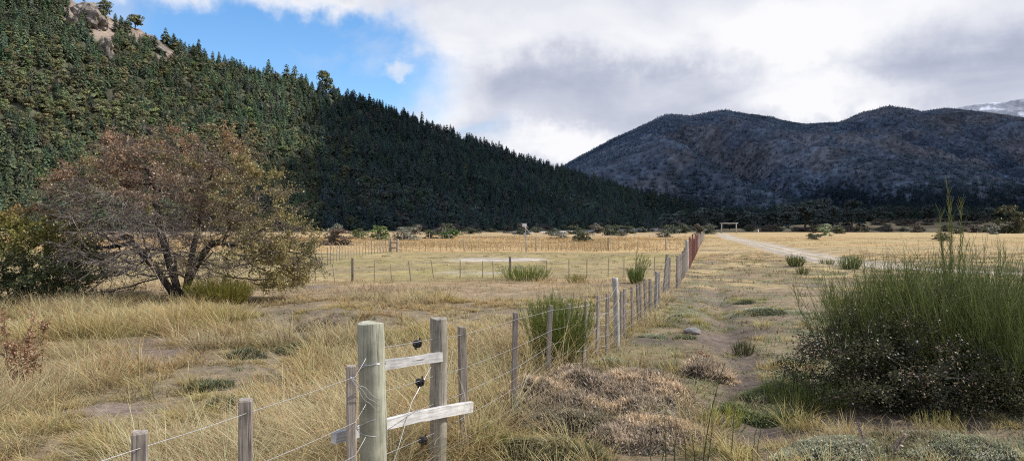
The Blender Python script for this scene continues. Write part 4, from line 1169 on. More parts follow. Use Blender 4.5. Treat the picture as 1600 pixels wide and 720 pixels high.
# wire rings round the strainer post
for zz, tilt in ((.97, .03), (.60, -.08), (.30, .04), (.95, .12), (.63, .15)):
    an = np.linspace(0, 2 * math.pi, 25)
    mb = MB(); mb.add(*polytube(np.column_stack([s1[0] + .082 * np.cos(an), s1[1] + .082 * np.sin(an), z1 + zz + tilt * .3 * np.cos(an + .8)]), .0022, 5, False)); mb.obj('wire_ring', M_WIRE, brace, True)
# twisted tie from the square post to the strainer post
a0 = np.array([P(549, 4.0), 3.965, Z(588, 3.97)])
for k in range(3):
    b0 = np.array([s1[0] + .06, s1[1] - .085, Z(625 + 9 * k, 4.12)]); u = np.linspace(0, 1, 14)[:, None]
    pts = a0 + (b0 - a0) * u; pts[:, 2] += .008 * np.sin(u[:, 0] * 14 + k * 2) * np.sin(u[:, 0] * 3.14) - .012 * np.sin(u[:, 0] * 3.14) * (k - 1); pts[:, 1] -= .03 * np.sin(u[:, 0] * 3.14)
    mb = MB(); mb.add(*polytube(pts, .002, 5)); mb.obj('tie_wire', M_WIRE, brace, True)
# diagonal brace wire
mb = MB(); mb.add(*polytube([(s2[0] + .03, s2[1] - .07, z2 + .93), (P(643, 4.75), 4.75, Z(628, 4.75)), (P(622, 4.55), 4.55, Z(700, 4.55)), (P(606, 4.45), 4.45, Z(745, 4.45))], .003, 5)); mb.obj('brace_wire', M_WIRE, brace, True)
# strands: fractions of post height
allp = [(x, y, z0, h, ln) for (x, y, z0, h, ln) in tops]
allp.insert(3, (s1[0], s1[1], z1, 1.02, 0)); allp.insert(4, (s2[0], s2[1], z2, .98, 0))
strands = []; FR = (.945, .70, .52, .345, .18)
for fr in FR:
    row = []
    for (x, y, z0, h, ln) in allp:
        if y >= 60: break
        zz = z0 + h * fr
        if (x, y) == s1: zz = dict(zip(FR, (1.06, .80, .62, .43, .25)))[fr]
        if (x, y) == s2: zz = dict(zip(FR, (.985, .73, .54, .34, .18)))[fr]
        row.append(np.array([x + math.sin(ln) * h * fr + (.022 if (x, y) not in (s1, s2) else 0), y - .012, zz]))
    strands.append(row)
x0, y0, zz0, h0, _ = allp[0]
for st, fr in zip(strands, (.945, .70, .52, .345, .18)): st.insert(0, np.array([-1.75, 1.75, zz0 + h0 * fr]))
wires(main, strands)
# black ratchet strainers on the wires between the round posts
for px, py, d in ((652, 537, 4.85), (656, 597, 4.85), (661, 688, 4.85)):
    mb = MB()
    c = np.array([P(px, d), d, Z(py, d)]); ax = np.array([.45, .89, 0.]); sd = np.array([.89, -.45, 0])
    mb.add(*polytube([c - sd * .022, c - sd * .016, c + sd * .016, c + sd * .022], [.022, .026, .026, .022], 12))
    mb.add(*polytube([c - sd * .03, c + sd * .03], .009, 8))
    mb.add(*polytube([c - ax * .045, c + ax * .045], .008, 6)); mb.add(*polytube([c + [0, 0, .0] + ax * .02, c + ax * .03 + [0, 0, .036]], .006, 6)); mb.add(*polytube([c - ax * .01, c - ax * .02 - [0, 0, .035]], .007, 6))
    mb.obj('wire_tensioner', M_BLACK, main, False)

def stick_fence(name, label, posts, thick=.05, strands=(.9, .55, .25), wr=.003, mat=M_STICK):
    t = thing(name, label, 'fence'); tp = []
    for (x, d, h, w, ln) in posts:
        o = post_square(t, x, d, h, w, mat, (ln, 0), rng.uniform(0, .6)); tp.append((x, d, ghp(x, d), h, ln))
    wires(t, [[np.array([x + math.sin(ln) * h * f, y - .02, z + h * f]) for (x, y, z, h, ln) in tp] for f in strands], wr, None, .01)
    return t
xs = [(437, 446, .03), (465, 446, 0), (493, 447, 0), (523, 447, -.12), (551, 447, .0), (585, 444, 0), (612, 443, -.08), (642, 442, -.13), (678, 441, -.15), (719, 440, 0), (754, 441, 0), (771, 437, -.05), (797, 436, 0),
      (855, 434, -.05), (889, 433, 0), (917, 432, 0), (950, 430, .04), (975, 433, 0), (1000, 432, 0), (1022, 433, .03)]
stick_fence('wire_fence', 'thin stick fence crossing the near side of the mown field', [(P(px, 23.6 + 2.6 * (px - 437) / 600), 23.6 + 2.6 * (px - 437) / 600, (.62 if k not in (4, 12) else .80) * rng.uniform(.9, 1.1), .026 if k not in (4, 12) else .085, ln) for k, (px, py, ln) in enumerate(xs)])
fp = []
for k in range(47):
    px = 627 + k * (1088 - 627) / 46 + rng.normal(0, 2); d = 53 + 4 * k / 46
    big = k in (10, 21, 32, 41)
    fp.append((P(px, d), d, (.95 if big else .62) * rng.uniform(.85, 1.15), .11 if big else .036, rng.normal(0, .03)))
stick_fence('wire_fence', 'far stick fence along the edge of the orange grass', fp, mat=M_STICK)
fp = []
for k in range(22):
    px = 512 + k * (608 - 512) / 21; d = 33.5 + 18.5 * (k / 21) ** .8
    fp.append((P(px, d), d, rng.uniform(.75, .95) * (1 if k < 18 else 1.05), .036 if k < 17 else .06, rng.normal(0, .02)))
stick_fence('wire_fence', 'short fence running back from the half bare tree to the corner posts', fp)
fp = []
for k in range(34):
    px = 560 + k * 16 + rng.normal(0, 3); d = 92 + k * .5
    fp.append((P(px, d), d, rng.uniform(.7, 1.1), .06, rng.normal(0, .03)))
stick_fence('wire_fence', 'farthest pale fence in front of the bushes below the hill', fp, mat=M_PALE)
cg = thing('field_gate', 'small dark timber gate at the corner of the mown field', 'gate')
for px, d, h in ((611, 52.3, .95), (621, 52.0, .9)): post_round(cg, P(px, d), d, h, .085, M_POST, int(px), knob=.06)
for zz in (.3, .68):
    mb = MB(); mb.add(*polytube([(P(611, 52.2), 52.05, zz), (P(621, 52), 51.85, zz)], .05, 6)); mb.obj('rail', M_POST, cg)

# ranch gateway
gx, gy = P(1139, 215), 215.
gt = thing('timber_gateway', 'tall timber gateway of two posts and a crossbeam at the end of the track', 'gateway', (gx, gy, ghp(gx, gy)))
for s in (-1, 1):
    mb = MB(); mb.add(*polytube([(s * 2.15, 0, -.2), (s * 2.13, 0, 1.4), (s * 2.1, 0, 2.75)], [.17, .16, .15], 10)); mb.obj('post', M_PALE, gt, True)
mb = MB(); mb.add(*polytube([(-2.65, 0, 2.88), (-1, 0, 2.86), (0, 0, 2.84), (1.2, 0, 2.87), (2.65, 0, 2.89)], [.13, .14, .14, .13, .12], 10)); mb.obj('crossbeam', M_PALE, gt, True)
for zz in (.45, .85):
    mb = MB(); mb.add(*polytube([(-1.95, .1, zz), (1.95, .1, zz + .05)], .05, 6)); mb.obj('gate_rail', M_STICK, gt, True)
mb = MB(); mb.add(*polytube([(-3.9, 0, .9), (-2.35, 0, .9)], .07, 6)).add(*polytube([(-3.8, 0, -.1), (-3.8, 0, .95)], .08, 6)).add(*polytube([(-3.7, 0, .85), (-2.4, 0, .1)], .06, 6)); mb.obj('side_barrier', M_PALE, gt, True)
mk = thing('marker_post', 'small white marker post in the field right of the gateway', 'post', (P(1185, 190), 190, ghp(P(1185, 190), 190)))
mb = MB(); mb.add(*polytube([(0, 0, -.1), (0, 0, 1.05)], .12, 10)); mb.obj('shaft', M_WHITE, mk)
mb = MB(); mb.add(*polytube([(0, 0, 1.05), (0, 0, 1.12), (0, 0, 1.2)], [.15, .15, .04], 10)); mb.obj('cap', M_WHITE, mk)

# instrument mast
mx = P(821, 52); ms = thing('instrument_mast', 'white mast with a small box on top and a tilted panel in the mown field', 'mast', (mx, 52, ghp(mx, 52)))
mb = MB(); mb.add(*polytube([(.05, 0, -.1), (0, 0, 1.85)], .042, 10)); mb.obj('pole', M_GREYM, ms, True)
def boxm(c, s, rot=None):
    V = np.array([[x, y, z] for x in (-1, 1) for y in (-1, 1) for z in (-1, 1)]) * np.array(s) / 2
    if rot is not None: V = V @ np.array(rot.to_matrix()).T
    return V + np.array(c), [np.array([[0, 1, 3, 2], [4, 6, 7, 5], [0, 4, 5, 1], [2, 3, 7, 6], [0, 2, 6, 4], [1, 5, 7, 3]])], np.full((8, 3), .6)
mb = MB(); mb.add(*boxm((-.07, 0, 1.90), (.30, .22, .22))); mb.add(*boxm((-.07, 0, 2.02), (.33, .25, .02))); mb.obj('sensor_box', M_WHITE, ms)
mb = MB(); mb.add(*boxm((.17, -.05, 1.52), (.66, .45, .03), Matrix.Rotation(math.radians(48), 3, 'Y').to_euler())); mb.obj('tilted_panel', M_WHITE, ms)
mb = MB(); mb.add(*polytube([(0, 0, 1.32), (.30, 0, 1.32)], .022, 6)); mb.obj('bracket', M_GREYM, ms)
mb = MB(); mb.add(*boxm((-.05, .02, 1.25), (.16, .12, .22))); mb.obj('battery_box', M_GREYM, ms)

# ------------------------------------------------------------------ mounds, plants, stones
def mound(name, px, d, rx, ry, h, cols, label, seed, n=5000, blade=(.02, .05), cat='cushion plant', wild=.35, group=None):
    r = np.random.default_rng(seed); x0, y0 = P(px, d), d; z0 = ghp(x0, y0)
    mb = MB(); A = 72; R = 26
    def hz(x, y):
        e = np.hypot(x / rx, y / ry)
        q = np.hypot(x / rx, y / ry) + .75 * (fbm(x * 1.1 / rx + seed, y * 1.1 / ry, 3, seed) - .5)
        return h * np.sqrt(np.clip(1 - q ** 2, 0, 1)) * (.35 + 1.2 * fbm(x * 4 + seed, y * 4, 3, seed + 3)) * (1 - sstep(.9, 1.14, e))
    a = np.arange(A) * 2 * math.pi / A; rr = np.linspace(0.02, 1.16, R)
    RR, AA = np.meshgrid(rr, a, indexing='ij'); X = (RR * np.cos(AA) * rx).ravel(); Yy = (RR * np.sin(AA) * ry).ravel()
    Hh = hz(X, Yy); Zt = Hh - .10 * (Hh < .006) + (gh(X + x0, Yy + y0) - z0) - .012
    i, j = np.meshgrid(np.arange(R - 1), np.arange(A), indexing='ij'); j2 = (j + 1) % A
    q = np.stack([i * A + j, (i + 1) * A + j, (i + 1) * A + j2, i * A + j2], -1).reshape(-1, 4)
    q = q[(Hh[q] > .006).any(1)]; cols = [np.array(c) for c in cols]
    mb.add(np.stack([X, Yy, Zt], 1), [q], cols[0] * .45)
    t = 1.14 * np.sqrt(r.uniform(0, 1, n)); a = r.uniform(0, 6.28, n); X = t * np.cos(a) * rx; Yy = t * np.sin(a) * ry
    hb = hz(X, Yy); kp = (hb > .006) | (r.uniform(0, 1, n) < .25); X, Yy, hb = X[kp], Yy[kp], hb[kp]; n = len(X)
    Zb = hb + gh(X + x0, Yy + y0) - z0 - .012
    nz = fbm(X * 3, Yy * 3, 3, seed + 9); c = lerp(np.tile(cols[0], (n, 1)), np.tile(cols[1], (n, 1)), sstep(.35, .65, nz)) * r.uniform(.5, 1.5, (n, 1)) * (.75 + .6 * fbm(X * 7, Yy * 7, 2, seed + 21))[:, None] * 1.15
    L = r.uniform(*blade, n) * 1.35; out = np.hypot(X / rx, Yy / ry) > .97; L[out] *= .6
    mb.add(*blades(np.stack([X, Yy, Zb], 1), L, L * .16 + .003, r.uniform(0, .9, n), r.uniform(0, .4, n), r.uniform(0, 6.28, n), c * .45, c * 1.25, 2))
    k = n // 2; ii = r.integers(0, n, k); mb.add(*leaf_quads(np.stack([X, Yy, Zb], 1)[ii] + r.normal(0, .01, (k, 3)) + [0, 0, .015], r.uniform(.006, .013, k), c[ii] * 1.1, .5, .6, None, r))
    k = n // 22; ii = r.integers(0, n, k); mb.add(*blades(np.stack([X, Yy, Zb], 1)[ii], r.uniform(.08, .24, k) * (1 if h > .09 else .5), np.full(k, .004), np.abs(r.normal(0, .4, k)), r.uniform(.1, .6, k), r.uniform(0, 6.28, k), np.array((.30, .23, .14)) * r.uniform(.7, 1.2, (k, 1)), np.array((.60, .47, .27)) * r.uniform(.7, 1.2, (k, 1)), 3))
    o = mb.obj(name, M_GRASS); o.location = (x0, y0, z0); tag(o, label, cat, group)
    return o
BR_ = 1
GYC = ((.27, .285, .18), (.42, .43, .31)); DRYC = ((.38, .31, .235), (.60, .47, .32)); GNC = ((.17, .205, .085), (.33, .33, .17)); DKC = ((.15, .165, .085), (.26, .25, .13))
mound('cushion_mound', 935, 7.15, .95, .80, .26, DRYC, 'broad brown dried cushion mound right of the wire fence', 3, 15000, (.02, .06))
mound('cushion_mound', 880, 6.35, .55, .42, .16, ((.22, .19, .13), (.29, .25, .17)), 'grey brown cushion in front of the broad brown mound', 4, 7000)
mound('cushion_mound', 1010, 6.0, .55, .35, .13, DRYC, 'low dry cushion left of the tall green weed stems', 5, 6000)
mound('cushion_mound', 860, 5.55, .45, .28, .12, ((.16, .16, .08), (.27, .25, .14)), 'greenish cushion at the bottom edge right of the rails', 6, 5000)
mound('cushion_mound', 1300, 5.55, .42, .28, .13, GYC, 'pale grey green cushion at the edge of the soil path', 7, 7000, (.012, .03))
mound('cushion_mound', 1395, 5.75, .48, .3, .12, ((.20, .19, .10), (.30, .30, .20)), 'yellowish grey cushion right of the pale one by the path', 8, 6500, (.012, .03))
mound('cushion_mound', 1490, 5.6, .55, .3, .12, GYC, 'grey cushion in front of the dark shrub near the bottom edge', 9, 6500, (.012, .035))
mound('cushion_mound', 1190, 6.9, .38, .3, .12, GNC, 'green cushion pressed against the right side of the soil path', 10, 4500)
mound('cushion_mound', 1110, 8.6, .32, .26, .15, DRYC, 'small rust brown cushion left of the path bend', 11, 3500, (.03, .09))
mound('cushion_mound', 1225, 7.6, .5, .4, .12, GNC, 'wide low green cushion between the path and the dark shrub', 12, 5000)
rm = np.random.default_rng(77)
ALTS = ['flat grey green mat plant on the trampled ground right of the fence', 'dark green tuft like mat plant on the trampled ground right of the fence']
for k in range(30):
    d = rm.uniform(8.2, 17); fx = np.interp(d, FY, FX); x = fx + rm.uniform(.25, 4.2) * (d / 10)
    px = 800 + x / d * F
    if seg_dist(np.array([x]), np.array([d]), PATH)[0] < .4 or px > 1270: continue
    mound('mat_plant', px, d, rm.uniform(.13, .38), rm.uniform(.12, .28), rm.uniform(.03, .08), [GYC, DKC][k % 2], ALTS[k % 2], 100 + k, 900, (.02, .05), 'mat plant', group=ALTS[k % 2].replace('plant', 'plants'))
for k in range(16):
    px = rm.uniform(40, 780); d = rm.uniform(6.5, 14)
    if abs(px - 497) < 110 and abs(d - 13) < 2.5: continue
    mound('mat_plant', px, d, rm.uniform(.15, .4), rm.uniform(.12, .25), rm.uniform(.04, .08), [((.10, .115, .06), (.17, .18, .10)), DKC][k % 2], 'low dark mat plant showing through the dry grass left of the fence', 160 + k, 900, (.02, .06), 'mat plant', group='mat plants in the dry grass left of the fence')
o = link('stone', rock_mesh('stone', 9, .14, .09, .075, M_STONE, (.26, .245, .235), 3, .2)); x, d = G(1081, 521); o.location = (x, d, ghp(x, d) + .03); tag(o, 'single grey stone lying on the bare soil left of the path', 'stone')
# eroded earth bank: a low craggy face of dark soil under the turf
def earth_bank():
    r = np.random.default_rng(3); bx, by = BANK; A = 90; R = 16; V = []; C = []
    s = np.linspace(-1, 1, A)
    for k in range(R):
        u = k / (R - 1)
        X = bx + s * .60; base = by + .16 - .30 * s ** 2 + .10 * (fbm(s * 4 + 3, s * 0, 3, 5) - .5)
        hgt = .23 * np.clip(1 - s ** 4, 0, 1) * (.6 + .7 * fbm(s * 11, s * 0 + 2, 4, 6))
        zz = hgt * u; yy = base + .05 * u + .16 * (fbm(s * 9, s * 0 + u * 4, 4, 7) - .5) - .08 * np.sin(u * math.pi)
        yy = yy + (.30 * max(0, u - .85) / .15)
        V.append(np.stack([X, yy, gh(X, base - .05) + zz - .05], 1))
        dark = np.clip(.35 + .5 * fbm(s * 14, s * 0 + u * 7, 3, 9) - .45 * u + .45, .25, 1)
        C.append(np.array((.105, .084, .072)) * dark[:, None])
    V = np.concatenate(V); i, j = np.meshgrid(np.arange(R - 1), np.arange(A - 1), indexing='ij')
    q = np.stack([i * A + j, i * A + j + 1, (i + 1) * A + j + 1, (i + 1) * A + j], -1).reshape(-1, 4)
    mb = MB(); mb.add(V, [q], np.concatenate(C))
    n = 900; ii = r.integers(A * 9, A * (R - 3), n); b = V[ii] + r.normal(0, .01, (n, 3)); b[:, 1] -= .01
    mb.add(*blades(b, r.uniform(.05, .14, n), np.full(n, .008), r.uniform(1.2, 2.4, n), r.uniform(.2, .6, n), r.uniform(3.6, 5.8, n), np.full((n, 3), .12) * [1, .8, .65], np.array((.22, .17, .13)) * r.uniform(.5, 1.3, (n, 1)), 2))
    o = mb.obj('earth_bank', M_STONE, None, False)
    tag(o, 'small eroded bank of dark crumbling soil in the dry grass left of the round posts', 'earth bank')
earth_bank()

# tall dried dock at the left edge
def dock(px, d, h, n, label, seed):
    r = np.random.default_rng(seed); t = thing('dock_plant', label, 'weed', put(px, d)); mb = MB(); mb2 = MB()
    for k in range(n):
        a = r.uniform(0, 6.28); ln = r.uniform(.02, .25); hh = h * r.uniform(.6, 1); K = 8; u = np.linspace(0, 1, K)
        pts = np.stack([np.cos(a) * ln * hh * u + .05 * np.cos(a), np.sin(a) * ln * hh * u + .05 * np.sin(a), hh * u], 1) + r.normal(0, .008, (K, 3))
        mb.add(*polytube(pts, np.linspace(.006, .002, K), 5, True, (.34, .22, .13)))
        for j in range(7):
            u0 = r.uniform(.25, .95); b = np.array([np.interp(u0, u, pts[:, c]) for c in range(3)]); dd = r.normal(0, 1, 3); dd[2] = abs(dd[2]) + .8; dd /= np.linalg.norm(dd); L = r.uniform(.05, .18)
            mb.add(*tubes([b], [b + dd * L], .0025, .001, (.25, .14, .08)))
            m = 26; uu = r.uniform(0, 1, (m, 1)); mb2.add(*leaf_quads(b + dd * L * uu + r.normal(0, .012, (m, 3)), r.uniform(.006, .016, m), np.array((.36, .225, .135)) * r.uniform(.6, 1.4, (m, 1)), 0, .8, None, r))
        m = 50; uu = r.uniform(.3, 1, m); pb = np.stack([np.interp(uu, u, pts[:, c]) for c in range(3)], 1)
        mb2.add(*leaf_quads(pb + r.normal(0, .012, (m, 3)), r.uniform(.008, .02, m), np.array((.36, .225, .135)) * r.uniform(.6, 1.4, (m, 1)), 0, .8, None, r))
    mb.obj('stems', M_STEM, t); mb2.obj('seed_heads', M_LEAF, t)
dock(28, 7.7, .98, 8, 'tall brown dried weed at the left edge of the dry grass', 3)
dock(55, 8.0, .75, 3, 'smaller brown dried weed just right of the tall one', 4)
dock(1098, 9.0, .2, 4, 'short rust brown weed on the soil left of the path', 6)

# tall green weed stalks near the path
def stalks(px, d, hs, label, seed, col=(.12, .135, .06)):
    r = np.random.default_rng(seed); t = thing('weed_stalks', label, 'weed', put(px, d)); mb = MB(); mb2 = MB()
    for (dx, h, ln) in hs:
        K = 9; u = np.linspace(0, 1, K); pts = np.stack([dx + ln * u ** 1.5 * h, r.normal(0, .05) + 0 * u, h * u - .02], 1); pts[1:] += r.normal(0, .004, (K - 1, 3))
        mb.add(*polytube(pts, np.linspace(.005, .0022, K), 5, True, col))
        m = int(28 * h); uu = r.uniform(.2, 1, m); pb = np.stack([np.interp(uu, u, pts[:, c]) for c in range(3)], 1); dd = r.normal(0, .5, (m, 3)); dd[:, 2] = .8
        mb2.add(*tubes(pb, pb + dd * r.uniform(.01, .035, (m, 1)), .003, .001, np.array(col) * r.uniform(.8, 1.6, (m, 1))))
    mb.obj('stems', M_STEM, t); mb2.obj('leaves', M_STEM, t)
stalks(1098, 5.2, [(0, .80, .20), (.03, .35, .1), (-.05, .3, -.1)], 'tallest thin weed stalk leaning right across the soil path', 1)
stalks(1040, 5.25, [(0, .42, .0), (.08, .36, .05), (-.1, .40, -.02), (.14, .3, -.05), (-.03, .28, .12)], 'cluster of short thin green stalks before the dry cushions', 2, (.14, .14, .06))
stalks(1150, 5.3, [(0, .55, .06), (.1, .42, .12), (.16, .3, .1)], 'thin grassy stalks with pale tips left of the path bottom', 3, (.2, .19, .09))
stalks(627, 12.0, [(0, .55, .02)], 'single dry brown stalk standing beyond the rails', 4, (.16, .10, .06))
def deadflower(px, d, hs, label, seed):
    r = np.random.default_rng(seed); t = thing('dried_flower', label, 'weed', put(px, d)); mb = MB()
    for dx, h, ln in hs:
        mb2 = MB()
        K = 8; u = np.linspace(0, 1, K); pts = np.stack([dx + ln * u * h, .04 * u, h * u - .02], 1)
        mb.add(*polytube(pts, np.linspace(.0045, .003, K), 5, True, (.27, .2, .15)))
        m = 70; uu = r.uniform(.62, 1.02, m); pb = np.stack([np.interp(uu, u, pts[:, c]) for c in range(3)], 1) + r.normal(0, .016, (m, 3)) * (1.1 - uu[:, None] * .5)
        mb2.add(*leaf_quads(pb, r.uniform(.008, .018, m), np.array((.42, .33, .29)) * r.uniform(.5, 1.3, (m, 1)), .2, .5, None, r))
        mb2.obj('flower_head', M_LEAF, t)
    mb.obj('stem', M_STEM, t)
deadflower(1368, 5.15, [(0, .36, -.28), (.02, .28, .75)], 'dried pinkish weed with two feathery heads in front of the dark shrub', 5)

# ------------------------------------------------------------------ grass (countless: stuff)
def sample(n, amax, d0, d1, seed, pw=2.0):
    r = np.random.default_rng(seed); a = r.uniform(-amax, amax, n)
    d = (r.uniform(d0 ** pw, d1 ** pw, n)) ** (1 / pw)
    return d * np.tan(a), d, r

def grass_mass(name, x, y, r, per, Lf, Wf, seg, colf, mat, label, spread=.05, leanm=.5, cv=.35, dens=None):
    m = masks(x, y)
    dn = (1 - .93 * np.clip(m['soil'], 0, 1)) * (1 - .97 * m['road']) * (1 - .9 * m['gravel'])
    if dens is not None: dn = dn * dens(x, y, m)
    k = r.uniform(0, 1, len(x)) < dn
    x, y = x[k], y[k]; m = {q: v[k] for q, v in m.items()}
    L0 = Lf(x, y, m); C0, C1 = colf(x, y, m, r)
    ii = np.repeat(np.arange(len(x)), per); n = len(ii)
    # each tuft leans one way and fans out from its own centre
    ta = r.uniform(0, 6.28, len(x)); rad = np.sqrt(r.uniform(0, 1, n)) * spread * (.5 + 1.2 * L0[ii] / .3); a = r.uniform(0, 6.28, n)
    bx = x[ii] + rad * np.cos(a); by = y[ii] + rad * np.sin(a)
    bz = gh(bx, by) - .012
    L = L0[ii] * r.uniform(.35, 1.15, n); lean = np.abs(r.normal(0, leanm, n)) * .9
    ph = np.where(r.uniform(0, 1, n) < .65, a, ta[ii] * .15 + 3.6 + r.normal(0, .6, n))
    j = r.uniform(.55, 1.35, (n, 1))
    W = Wf(y[ii]) * r.uniform(.7, 1.3, n)
    V, f, C = blades(np.stack([bx, by, bz], 1), L, W, lean, np.abs(r.normal(cv, .25, n)), ph, np.minimum(C0[ii] * j, .9), np.minimum(C1[ii] * j, .9), seg)
    return tag(link(name, mesh_np(name, V, f, C), mat), label, 'grass', kind='stuff')

def near_len(x, y, m):
    left = 1 - m['right']
    return np.where(left > .5, .10 + .30 * sstep(.38, .66, m['n2']) + .25 * (m['n1'] - .45), .06 + .16 * sstep(.42, .68, m['n1'] * .5 + m['n2'] * .5)) * np.where(left > .5, 1 - .35 * sstep(9, 20, y), 1 - .35 * sstep(12, 25, y))
def near_col(x, y, m, r):
    n = len(x); left = 1 - m['right']
    g = sstep(.52, .66, fbm(x / 1.7 + 40, y / 1.7, 3, 151)) * .8
    g = np.where(left > .5, g * .75, np.clip(g * .9 + .38, 0, 1))
    dry = np.tile(STRAW, (n, 1)) * r.uniform(.85, 1.2, (n, 1)); dry = lerp(dry, np.tile(np.array((.54, .36, .19)), (n, 1)), sstep(.45, .6, fbm(x / 2.6, y / 2.6 + 7, 3, 161)) * .55)
    dry = lerp(dry, np.tile(np.array((.56, .47, .33)), (n, 1)), sstep(.5, .65, fbm(x / 1.3 + 3, y / 1.3 + 7, 3, 171)) * .6)
    grn = lerp(np.tile(OLIVE, (n, 1)), np.tile(GREEN, (n, 1)), r.uniform(0, .7, n))
    c1 = lerp(dry, grn * 1.5, g) * [1.74, 1.58, 1.42]; c0 = lerp(dry * .30, grn * .45, np.clip(g + .25, 0, 1))  # tips painted brighter, roots darkened for the shade inside tufts
    return c0, c1
Wn = lambda y: np.clip(.0030 + .00022 * y, .003, .02)
def cover_len(x, y, m): return near_len(x, y, m) * .38 * (.3 + .7 * nobank(x, y, m))
def nobank(x, y, m):
    bx, by = BANK
    return 1 - (1 - sstep(.7, 1.1, np.hypot((x - bx) / .85, (y - by + .9) / 1.3)))
x, y, r = sample(9000, .80, 1.9, 7.5, 901, 1.7)
grass_mass('short_grass', x, y, r, 16, cover_len, Wn, 2, near_col, M_GRASS, 'thin short cover of dry grass close to the near fence', .09, .6, .4)
x, y, r = sample(19000, .76, 7.5, 17, 902, 1.7)
grass_mass('short_grass', x, y, r, 9, cover_len, Wn, 2, near_col, M_GRASS, 'thin short cover of dry grass before the half bare tree', .11, .6, .4, lambda x, y, m: .15 + .85 * nobank(x, y, m))
def tuss_len(x, y, m):
    q = _hash(np.floor(x * 997).astype(np.int64), np.floor(y * 991).astype(np.int64), 5)
    return near_len(x, y, m) * (.6 + 1.15 * q ** 2)  * 1.2
def tdens(x, y, m): return nobank(x, y, m) * np.where(m['right'] > .5, .5 - .25 * sstep(7, 10, y), 1) * (.10 + .90 * sstep(.42, .52, m['n1'])) 
x, y, r = sample(1650, .80, 1.9, 7.5, 911, 1.7)
grass_mass('dry_grass', x, y, r, 115, tuss_len, lambda y: .0036 + .0003 * y, 3, near_col, M_GRASS, 'knee high straw coloured bunch grass on both sides of the near fence', .075, .48, .5, tdens)
x, y, r = sample(5200, .76, 7.5, 18, 912, 1.6)
grass_mass('dry_grass', x, y, r, 55, tuss_len, lambda y: .0045 + .0004 * y, 2, near_col, M_GRASS, 'dry tan bunch grass between the near fence and the half bare tree', .09, .48, .45, tdens)
def mid_len(x, y, m):
    left = 1 - m['right']; f = left * sstep(23, 26, y)
    return np.where(left > .5, np.where(f > .5, .035 + .05 * sstep(.5, .7, m['n2']), .12 + .16 * sstep(.4, .65, m['n2'])), .05 + .10 * sstep(.42, .65, m['n1']))
def mid_col(x, y, m, r):
    n = len(x); gc = ground_color(x, y, {**m, 'soil': m['soil'] * .2}) * r.uniform(.85, 1.3, (n, 1))
    left = 1 - m['right']; f = left * sstep(23, 26, y)
    dry = np.tile(STRAW, (n, 1)) * r.uniform(.8, 1.15, (n, 1)); c = lerp(dry, gc * 1.1, np.clip(f + .35, 0, 1))
    return c * .75, c * 1.12
x, y, r = sample(24000, .76, 16, 52, 903, 1.55)
grass_mass('field_grass', x, y, r, 9, mid_len, lambda y: .0045 + .00035 * y, 1, mid_col, M_GRASS, 'short yellow grass of the mown field and the open ground beyond the path', .16, .55, .3, lambda x, y, m: .35 + .65 * sstep(.42, .6, m['n1']))
def far_len(x, y, m):
    return np.where(m['right'] < .5, .15 + .32 * sstep(.4, .65, m['n3']), .06 + .10 * sstep(.45, .65, m['n2']))
def far_col(x, y, m, r):
    n = len(x); c = np.where(m['right'][:, None] < .5, lerp(np.tile(ORANGE * 1.02, (n, 1)), np.tile(RYEL * .85, (n, 1)), sstep(.42, .6, fbm(x / 14, y / 6, 3, 99))), ground_color(x, y, m)) * r.uniform(.7, 1.25, (n, 1))
    return c * .8, c * 1.1
x, y, r = sample(17000, .74, 52.5, 130, 904, 1.4)
grass_mass('orange_grass', x, y, r, 9, far_len, lambda y: .02 + .0002 * y, 1, far_col, M_GRASS, 'taller orange dry grass behind the far stick fence', .5, .4, .3)
# low clumps of grey green and brown herbs on the trampled ground
def herb_col(x, y, m, r):
    q = r.uniform(0, 1, len(x)); pal = np.array([(.31, .35, .22), (.15, .19, .075), (.46, .37, .21), (.17, .13, .09), (.26, .30, .12)])
    c = pal[(q * 5).astype(int)]; return c * .5, c * 1.15
x, y, r = sample(15000, .76, 5.0, 48, 908, 1.3)
grass_mass('low_herbs', x, y, r, 26, lambda x, y, m: .035 + .12 * _hash(np.floor(x * 977).astype(np.int64), np.floor(y * 983).astype(np.int64), 9) ** 2, lambda y: .008 + .00045 * y, 1, herb_col, M_GRASS, 'patchy low herbs and tufts on the trampled ground beside the path', .20, .7, .3,
           lambda x, y, m: m['right'] * (.3 + .7 * sstep(.42, .55, m['n1'])) + .12 * (1 - m['right']))
x, y, r = sample(6500, .80, 3.5, 15, 909, 1.5)
grass_mass('low_herbs', x, y, r, 34, lambda x, y, m: .03 + .085 * _hash(np.floor(x * 977).astype(np.int64), np.floor(y * 983).astype(np.int64), 9) ** 1.5, lambda y: .006 + .0005 * y, 2, herb_col, M_GRASS, 'patchy low herbs and tufts right around the soil path', .15, .8, .3,
           lambda x, y, m: m['right'] * (.35 + .65 * sstep(.42, .55, m['n1'])) + .05 * (1 - m['right']))
# long arching seed stalks
x, y, r = sample(1500, .76, 3.0, 13, 905, 1.6)
def culm_col(x, y, m, r):
    c = np.tile(np.array((.52, .40, .22)), (len(x), 1)) * r.uniform(.8, 1.25, (len(x), 1)); return c * .8, c
grass_mass('seed_stalks', x, y, r, 6, lambda x, y, m: .42 + .2 * (m['n2'] - .3) + 0 * x, lambda y: .0022 + .00018 * y, 3, culm_col, M_GRASS, 'long pale arching seed stalks above the dry grass', .06, .55, .55,
           lambda x, y, m: (1 - m['right']) * sstep(.45, .6, m['n2']) + .03)
